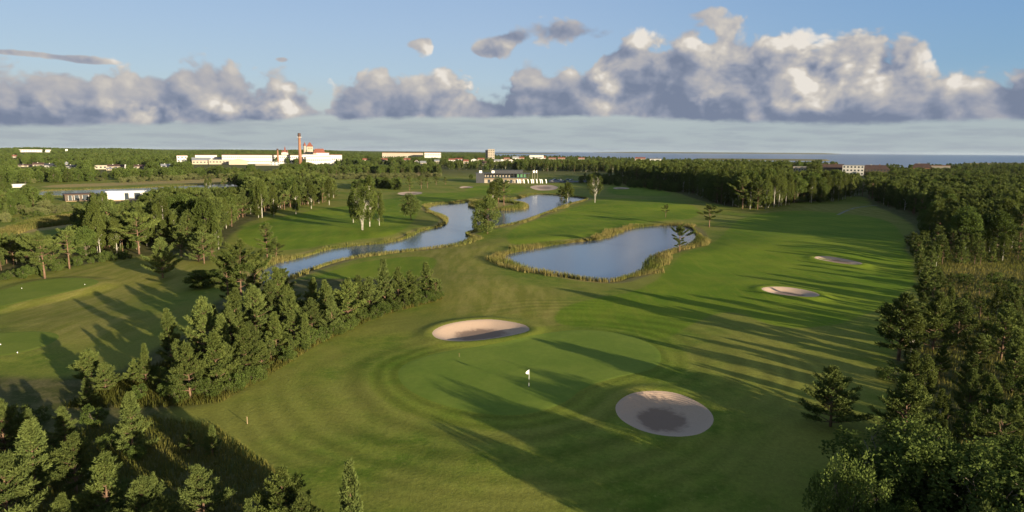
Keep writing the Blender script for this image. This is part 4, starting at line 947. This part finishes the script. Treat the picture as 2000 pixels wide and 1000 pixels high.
# far trees: one object per kind, points carrying light-weight trees
def far_sources():
    S = {}
    def reg(k, geo, mw, mc):
        w, V, Fq, T = geo; nv = len(w.V); wv = np.array(w.V, float)
        faces = [tuple(f) for f in w.F]+[tuple(int(i)+nv for i in q) for q in Fq]
        H = V[:, 2].max()
        o = mesh('far_tree', np.vstack([wv, V])/H, faces, [mw, mc], {'tint': np.concatenate([np.zeros(nv), T])}, midx=[0]*len(w.F)+[1]*len(Fq), link=False)
        S.setdefault(k, []).append(o)
    for s in range(5): reg('pine', pine_geo(200+s, 12, 2.9, .3, True, .7) if s < 4 else pine_geo(205, 8, 2.2, .06, False, .7), M['bark'], M['pine'])
    for s in range(4): reg('birch', broad_geo(210+s, 15, 2.7, .15, 40, 60, .42, .7, 1, 1.4, .32), M['birchbark'], M['birch'])
    for s in range(5): reg('broad', broad_geo(220+s, 11, [4.4, 5.0, 3.8, 4.6, 5.2][s], .05, 40, 60, .55, 0, 1, .85), M['greybark'], M['broad'])
    for s in range(2): reg('willow', broad_geo(230+s, 5, 4, 0, 26, 50, .4, 0, 3, .8), M['greybark'], M['willow'])
    for s in range(2): reg('shrub', broad_geo(235+s, 2.5, 1.6, 0, 16, 40, .22, 0, 3, .8), M['greybark'], M['broad'])
    return S
FS = far_sources()
NM = dict(pine=('pine_wood', 'far pines massed in the woods of the distance'), birch=('birch_wood', 'far birches massed in the woods of the distance'), broad=('broadleaf_wood', 'round leafy treetops massed toward the horizon'), willow=('willow_scrub', 'pale willow scrub spread over the distant meadow'), shrub=('undergrowth', 'low bushes filling the wood floors'))
for f_, cs in rest.items():
    col = bpy.data.collections.new('sources_'+f_)
    for o in FS[f_]: col.objects.link(o)
    V = np.array([(c[1], c[2], c[5]-.1) for c in cs]); n = len(cs)
    o = mesh(NM[f_][0], V, [], []); me = o.data
    a = me.attributes.new('size', 'FLOAT', 'POINT'); a.data.foreach_set('value', np.array([c[3] for c in cs], np.float32))
    a = me.attributes.new('turn', 'FLOAT', 'POINT'); a.data.foreach_set('value', RNG.uniform(0, 6.28, n).astype(np.float32))
    tag(o, NM[f_][1], 'woods', kind='stuff')
    ng = bpy.data.node_groups.new('scatter_'+f_, 'GeometryNodeTree')
    ng.interface.new_socket('Geometry', in_out='INPUT', socket_type='NodeSocketGeometry'); ng.interface.new_socket('Geometry', in_out='OUTPUT', socket_type='NodeSocketGeometry')
    gi = ng.nodes.new('NodeGroupInput'); go = ng.nodes.new('NodeGroupOutput')
    m2p = ng.nodes.new('GeometryNodeMeshToPoints'); ci = ng.nodes.new('GeometryNodeCollectionInfo'); ci.inputs['Collection'].default_value = col
    ci.inputs['Separate Children'].default_value = True; ci.inputs['Reset Children'].default_value = True
    ip = ng.nodes.new('GeometryNodeInstanceOnPoints'); ip.inputs['Pick Instance'].default_value = True
    na = ng.nodes.new('GeometryNodeInputNamedAttribute'); na.data_type = 'FLOAT'; na.inputs[0].default_value = 'size'
    nb = ng.nodes.new('GeometryNodeInputNamedAttribute'); nb.data_type = 'FLOAT'; nb.inputs[0].default_value = 'turn'
    cx = ng.nodes.new('ShaderNodeCombineXYZ'); Lk = ng.links.new
    Lk(gi.outputs[0], m2p.inputs[0]); Lk(m2p.outputs[0], ip.inputs['Points']); Lk(ci.outputs[0], ip.inputs['Instance'])
    Lk(nb.outputs[0], cx.inputs[2]); Lk(cx.outputs[0], ip.inputs['Rotation']); Lk(na.outputs[0], ip.inputs['Scale']); Lk(ip.outputs[0], go.inputs[0])
    md = o.modifiers.new('scatter', 'NODES'); md.node_group = ng
print('cands', len(cands), {k: len(v) for k, v in rest.items()}, usedn)

# ---------------------------------------------------------------- reeds and tall grass
def blades(name, pts, Hb, wb, m, label, cat, tint):
    n = len(pts); z = height(pts[:, 0], pts[:, 1]); z = np.maximum(z, WZ-.1)
    H_ = Hb*RNG.uniform(.65, 1.2, n); a = RNG.uniform(0, 6.28, n); s = np.stack([np.cos(a), np.sin(a), 0*a], 1)*wb/2*RNG.uniform(.6, 1.4, (n, 1))
    b = np.column_stack([pts, z-.05]); lean = RNG.normal(0, .16, (n, 2)); t = b+np.column_stack([lean*H_[:, None], H_])
    V = np.stack([b-s, b+s, t+s*.25, t-s*.25], 1).reshape(-1, 3)
    T = np.repeat(tint, 4); T = np.clip(T+np.tile([.25, .25, -.1, -.1], n), 0, 1)
    o = mesh(name, V, np.arange(n*4).reshape(-1, 4), [m], {'tint': T}); tag(o, label, cat, kind='stuff')
def ring_pts(poly, din, dout, dens, cut=None, wv=1.0):
    seg = np.roll(poly, -1, 0)-poly; Ls = np.linalg.norm(seg, axis=1); tot = Ls.sum(); n = int(tot*(din+dout)*dens)
    k = RNG.choice(len(poly), n, p=Ls/tot); t = RNG.random(n)[:, None]; q = poly[k]+seg[k]*t
    nr = np.stack([seg[k][:, 1], -seg[k][:, 0]], 1)/Ls[k][:, None]
    ar = (poly[:, 0]*np.roll(poly[:, 1], -1)-np.roll(poly[:, 0], -1)*poly[:, 1]).sum(); nr *= (1 if ar > 0 else -1)
    wid = np.clip(1+3.6*fbm(q[:, 0], q[:, 1], 12, 3)*wv, .05, 2.2)
    off = RNG.uniform(-din, dout, n)*wid
    q = q+nr*off[:, None]
    tint = np.clip(.45+1.1*fbm(q[:, 0], q[:, 1], 9, 3)+.25*(off/(dout+.1))+RNG.normal(0, .15, n), 0, 1)
    return q, tint
q, t = ring_pts(POND_R, .7, 2.6, 18); blades('pond_reeds', q, 1.15, .12, M['reed'], 'reed fringe round the right pond', 'reeds', t)
q, t = ring_pts(POND_L, .5, 2.2, 14); blades('pond_reeds', q, 1.0, .15, M['reed'], 'reed fringe along the winding left pond', 'reeds', t)
q, t = ring_pts(ISLE, 3.0, .8, 12); blades('island_reeds', q, 1.7, .2, M['reed'], 'reed fringe round the little pond island', 'reeds', t)
q, t = ring_pts(POND_F, .5, 4, 2.5); blades('bank_reeds', q, .55, .35, M['reed'], 'yellow reeds along the far left water', 'reeds', t)
def area_pts(poly_px, n):
    poly = GP(poly_px); mn, mx = poly.min(0), poly.max(0); P = RNG.uniform(mn, mx, (n*3, 2)); P = P[sdf(P, poly) > 0][:n]
    return P, np.clip(.45+1.0*fbm(P[:, 0], P[:, 1], 8, 3)+RNG.normal(0, .2, len(P)), 0, 1)
q, t = area_pts([(0,452),(60,432),(150,418),(200,425),(160,435),(60,448),(0,470),(-200,490),(-200,470)], 26000); blades('meadow_reeds', q, 1.4, .25, M['reed'], 'strip of tan tall grass left of the wood', 'tall grass', t)
q, t = area_pts([(120,800),(350,795),(430,787),(520,737),(620,675),(740,620),(866,588),(850,566),(720,585),(560,600),(450,620),(360,700),(240,740)], 42000); blades('tall_grass', q, .7, .09, M['tall'], 'tall grass under the diagonal pine stand', 'tall grass', t)
q, t = area_pts([(-100,880),(100,850),(300,815),(420,830),(520,900),(640,1010),(700,1100),(-200,1250)], 30000); blades('tall_grass', q, .55, .07, M['tall'], 'rough grass in the shaded lower left corner', 'tall grass', t)
q, t = area_pts([(1720,1200),(1740,900),(1760,740),(1790,690),(1850,600),(1810,540),(1790,490),(2100,490),(2200,700),(2200,1200)], 60000); blades('tall_grass', q, .7, .09, M['tall'], 'rough grass among the young trees on the right', 'tall grass', t)

# ---------------------------------------------------------------- haze
HAZE = 1.0e-5
if HAZE:
    hz, nt, b = mat('thin_air'); nt.nodes.remove(b); v = nt.nodes.new('ShaderNodeVolumePrincipled'); v.inputs['Density'].default_value = HAZE; v.inputs['Color'].default_value = (.62, .74, .92, 1); v.inputs['Anisotropy'].default_value = .1
    L(nt, v.outputs[0], nt.nodes['Material Output'].inputs['Volume'])
    o = MB().box(-35000, 35000, -35000, 35000, -60, 75).build('haze', hz); tag(o, 'thin bluish air over the whole landscape', 'haze', kind='stuff')

# ---------------------------------------------------------------- sky with clouds
w = bpy.data.worlds.new('World'); sc.world = w; w.use_nodes = True; nt = w.node_tree; bg = nt.nodes['Background']
sky = nt.nodes.new('ShaderNodeTexSky'); sky.sky_type = 'NISHITA'; sky.sun_disc = False; sky.sun_elevation = SUN_EL; sky.sun_rotation = SUN_AZ; sky.air_density = 1.0; sky.dust_density = .6; sky.ozone_density = 2.0
tc = nt.nodes.new('ShaderNodeTexCoord'); sx = nt.nodes.new('ShaderNodeSeparateXYZ'); L(nt, tc.outputs['Generated'], sx.inputs[0])
m_ = lambda *a, **k: mathn(nt, *a, **k)
AZ = m_('ARCTAN2', sx.outputs[0], sx.outputs[1]); EL = m_('ARCSINE', sx.outputs[2])
def pe(px, py):
    x, y, z = raydir(px, py); return math.atan2(x, y), math.asin(z/math.sqrt(x*x+y*y+z*z))
def comb(a, b, c=0.):
    n = nt.nodes.new('ShaderNodeCombineXYZ')
    for i, v in enumerate((a, b, c)):
        if isinstance(v, (int, float)): n.inputs[i].default_value = v
        else: L(nt, v, n.inputs[i])
    return n.outputs[0]
P0 = comb(AZ, EL, m_('MULTIPLY', m_('COSINE', AZ), .0))
def vadd(a, v):
    n = nt.nodes.new('ShaderNodeVectorMath'); n.operation = 'ADD'; L(nt, a, n.inputs[0])
    if isinstance(v, tuple): n.inputs[1].default_value = v
    else: L(nt, v, n.inputs[1])
    return n.outputs[0]
def vscale(a, s):
    n = nt.nodes.new('ShaderNodeVectorMath'); n.operation = 'MULTIPLY'; L(nt, a, n.inputs[0]); n.inputs[1].default_value = s; return n.outputs[0]
# warp group
def billow(P):                       # puffy height field
    wn = nt.nodes.new('ShaderNodeTexNoise'); wn.inputs['Scale'].default_value = 14; wn.inputs['Detail'].default_value = 3; L(nt, P, wn.inputs['Vector'])
    wv = vscale(vadd(wn.outputs['Color'], (-.5, -.5, -.5)), (.05, .035, 0)); Q = vadd(P, wv)
    v1 = nt.nodes.new('ShaderNodeTexVoronoi'); v1.feature = 'SMOOTH_F1'; v1.inputs['Scale'].default_value = 17; v1.inputs['Smoothness'].default_value = .3
    v1.inputs['Detail'].default_value = 3; v1.inputs['Roughness'].default_value = .5; L(nt, vscale(Q, (1, 1.25, 1)), v1.inputs['Vector'])
    n1 = noise(nt, vscale(Q, (1, 1.4, 1)), 8, 10, .61)
    return m_('ADD', m_('MULTIPLY', m_('SUBTRACT', .75, v1.outputs['Distance']), .55), m_('MULTIPLY', n1, .75))
def gauss(px, py, rx, ry, P=None):
    a, e_ = pe(px, py); s = .95/F
    dx = m_('DIVIDE', m_('SUBTRACT', AZ, a), rx*s); dy = m_('DIVIDE', m_('SUBTRACT', EL, e_), ry*s)
    return m_('EXPONENT', m_('MULTIPLY', m_('ADD', m_('MULTIPLY', dx, dx), m_('MULTIPLY', dy, dy)), -1.))
def gsum(lst):
    t = None
    for g_ in lst:
        v = m_('MULTIPLY', gauss(*g_[:4]), g_[4]); t = v if t is None else m_('ADD', t, v)
    return t
def curve(pts):                      # photo columns -> elevation profile
    n = nt.nodes.new('ShaderNodeFloatCurve'); c = n.mapping.curves[0]; ps = []
    for px, py in pts:
        a, e_ = pe(px, py); ps.append(((a+1.1)/2.2, e_/.3))
    while len(c.points) < len(ps): c.points.new(.5, .5)
    for p_, q_ in zip(c.points, ps): p_.location = q_; p_.handle_type = 'AUTO'
    n.mapping.use_clip = False; n.mapping.extend = 'HORIZONTAL'; n.mapping.update()
    L(nt, m_('DIVIDE', m_('ADD', AZ, 1.1), 2.2, clamp=True), n.inputs['Value']); return m_('MULTIPLY', n.outputs[0], .3)
TOP = curve([(-900,150),(-300,120),(0,112),(60,118),(120,126),(180,138),(240,128),(300,124),(340,138),(370,132),(440,126),(500,136),(560,138),(590,160),(630,178),(660,155),(690,138),(740,132),(800,130),(850,112),(900,130),(960,150),(1010,140),(1060,128),(1110,112),(1160,110),(1180,50),(1240,48),(1300,62),(1340,50),(1390,30),(1470,42),(1560,46),(1660,50),(1760,58),(1800,92),(1850,118),(1900,110),(1960,102),(2000,92),(2200,80),(3000,110)])
BASE = curve([(-900,250),(0,248),(150,246),(350,243),(420,240),(560,234),(640,226),(672,236),(750,232),(900,231),(1200,229),(1300,232),(1400,237),(1550,241),(1700,243),(1850,237),(2000,235),(3000,240)])
H0 = billow(P0); H1 = billow(vadd(P0, (.016, .012, 0))); H2 = billow(vadd(P0, (.045, .030, 0)))
lump = m_('SUBTRACT', H0, .30)
d_top = m_('ADD', m_('DIVIDE', m_('SUBTRACT', TOP, EL), .022), m_('MULTIPLY', lump, 5.0))
extra = gsum([(970,92,42,26,3.2),(1010,72,22,14,1.6),(940,100,26,10,1.5),(830,88,26,30,2.6),(800,85,20,12,1.6),(1090,62,60,24,2.6),(1180,70,60,26,2.2),(550,116,18,6,2.0),(60,105,90,6,2.2),(170,120,60,6,2.0),(1600,100,90,40,1.5),(1380,28,60,22,1.6),(1720,110,90,30,1.0)])
hole = gsum([(1380,80,22,22,2.0),(628,195,16,34,1.4),(1290,98,30,12,1.0),(350,238,16,8,3.5),(655,245,30,6,1.5)])
d_top2 = m_('ADD', extra, m_('MULTIPLY', lump, 4.0)); d_top2 = m_('SUBTRACT', d_top2, 1.0)
dd = m_('SUBTRACT', m_('MAXIMUM', d_top, d_top2), hole)
cov = mrange(nt, dd, -.1, .75)
bn = noise(nt, vscale(P0, (1, 2, 1)), 25, 5, .6)
cov = m_('MULTIPLY', cov, mrange(nt, m_('ADD', m_('SUBTRACT', EL, BASE), m_('MULTIPLY', m_('SUBTRACT', bn, .5), .012)), -.0028, .0052))
# relief lit from the right and above
rel = m_('ADD', m_('MULTIPLY', m_('SUBTRACT', H0, H1), 2.0), m_('MULTIPLY', m_('SUBTRACT', H0, H2), 1.1))
litm = gsum([(1578,130,34,72,1.5),(1750,118,56,24,1.3),(1690,150,70,30,.5),(1245,85,42,40,1.0),(860,110,36,36,.9),(920,170,40,24,1.0),(985,155,26,18,1.0),(850,160,46,26,.7),(1180,170,40,44,.8),(560,195,42,38,1.1),(470,212,90,14,1.0),(180,214,90,18,1.0),(300,215,46,14,.9),(60,208,60,16,.6),(985,88,34,20,.7),(1375,195,26,18,.9),(1530,205,50,16,.6),(1680,160,70,30,.6),(1870,158,44,18,.8),(1965,155,26,14,.8),(1530,60,140,26,.7),(1420,105,90,34,.5),(1650,75,110,22,.6),(640,188,14,14,1.0),(1340,80,40,14,.9),(700,165,60,20,.4)])
low = mrange(nt, m_('SUBTRACT', EL, BASE), .004, .05)
shade = m_('ADD', m_('MULTIPLY', rel, .62), m_('MULTIPLY', litm, m_('ADD', .52, m_('MULTIPLY', rel, .55))))
shade = m_('ADD', shade, m_('MULTIPLY', m_('SUBTRACT', low, .55), .22))
shade = m_('ADD', shade, m_('MULTIPLY', m_('SUBTRACT', 1., mrange(nt, dd, 0, 2.2)), .22))
shade = m_('ADD', shade, m_('MULTIPLY', mrange(nt, AZ, .15, -.55), .17))
# cloud colours are radiances, in the units of the sky texture
CK = 1.0
rmp = nt.nodes.new('ShaderNodeValToRGB'); cr = rmp.color_ramp; L(nt, mrange(nt, shade, -.25, 1.15, 0, 1, False), rmp.inputs[0])
stops = [(0, (.19, .23, .325)), (.22, (.27, .305, .395)), (.42, (.385, .395, .445)), (.62, (.49, .475, .475)), (.80, (.62, .58, .53)), (1, (.82, .77, .70))]
while len(cr.elements) < len(stops): cr.elements.new(.5)
for e_, (p_, c_) in zip(cr.elements, stops): e_.position = p_; e_.color = (*c_, 1)
SKYK = .1                           # background strength
EXPO = 1.7
gain = 1/(2**EXPO*SKYK)
vm = nt.nodes.new('ShaderNodeVectorMath'); vm.operation = 'SCALE'; L(nt, rmp.outputs[0], vm.inputs[0]); vm.inputs['Scale'].default_value = gain
# low haze sheets above the horizon
band = noise(nt, vscale(P0, (1, 9, 1)), 11, 7, .6)
pale = mixc(nt, mrange(nt, band, .42, .62), (.405*gain, .475*gain, .50*gain), (.345*gain, .40*gain, .45*gain))
hzf = mrange(nt, EL, .03, .11, .85, .0)
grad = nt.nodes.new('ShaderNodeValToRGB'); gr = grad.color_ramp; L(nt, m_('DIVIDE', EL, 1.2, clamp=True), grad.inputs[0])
gs = [(0, (.40, .47, .52)), (.04, (.43, .52, .57)), (.085, (.40, .55, .70)), (.14, (.36, .51, .72)), (.20, (.31, .46, .71)), (.32, (.31, .43, .62)), (.6, (.30, .38, .52)), (1, (.26, .33, .46))]  # upper stops, out of view, brightened to add fill in the shadows
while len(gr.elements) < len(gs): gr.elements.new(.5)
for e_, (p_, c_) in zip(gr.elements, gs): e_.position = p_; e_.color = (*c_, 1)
right = mixc(nt, mrange(nt, AZ, -.1, .75), (.95, .95, .97), (.50, .70, .86))
clear = mixc(nt, mrange(nt, EL, .0, .12), (1., 1., 1.), right)
own = mixc(nt, 1., grad.outputs[0], clear, 'MULTIPLY')
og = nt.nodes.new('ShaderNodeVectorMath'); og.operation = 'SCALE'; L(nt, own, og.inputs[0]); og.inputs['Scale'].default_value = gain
sg = nt.nodes.new('ShaderNodeVectorMath'); sg.operation = 'MULTIPLY'; L(nt, sky.outputs[0], sg.inputs[0]); sg.inputs[1].default_value = (.90, .74, .60)  # shows mainly behind the viewer; unseen sky there boosted for extra fill light
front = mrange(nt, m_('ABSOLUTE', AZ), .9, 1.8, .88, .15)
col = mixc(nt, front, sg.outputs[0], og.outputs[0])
hzf = mrange(nt, EL, .028, .062, .8, .0)
col = mixc(nt, hzf, col, pale)
col = mixc(nt, cov, col, vm.outputs[0])
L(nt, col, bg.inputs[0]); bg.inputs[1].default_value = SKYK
w.cycles.sampling_method = 'MANUAL'; w.cycles.sample_map_resolution = 256

# ---------------------------------------------------------------- sun, camera, view
ld = bpy.data.lights.new('sun', 'SUN'); ld.energy = 4.2; ld.angle = math.radians(.53); ld.color = (1, .83, .58)
so = bpy.data.objects.new('sun', ld); C.objects.link(so)
sd = Vector((math.sin(SUN_AZ)*math.cos(SUN_EL), math.cos(SUN_AZ)*math.cos(SUN_EL), math.sin(SUN_EL)))
so.rotation_euler = sd.to_track_quat('Z', 'Y').to_euler(); so.location = (60, -60, 60)
cd = bpy.data.cameras.new('camera'); cd.sensor_width = 36; cd.lens = F/2000*36; cd.clip_start = .5; cd.clip_end = 400000
cam = bpy.data.objects.new('camera', cd); C.objects.link(cam); sc.camera = cam
fw = Vector([float(v) for v in raydir(1000, 500)]).normalized(); rt = Vector([float(a-b) for a, b in zip(raydir(1001, 500), raydir(1000, 500))]).normalized(); up = rt.cross(fw)
cam.matrix_world = Matrix(((rt.x, up.x, -fw.x, 0), (rt.y, up.y, -fw.y, 0), (rt.z, up.z, -fw.z, HC), (0, 0, 0, 1)))
vs = sc.view_settings; vs.view_transform = 'Standard'; vs.look = 'None'; vs.exposure = EXPO; vs.gamma = 1
sc.cycles.max_bounces = 6; sc.cycles.diffuse_bounces = 3; sc.cycles.volume_bounces = 0; sc.cycles.transmission_bounces = 2
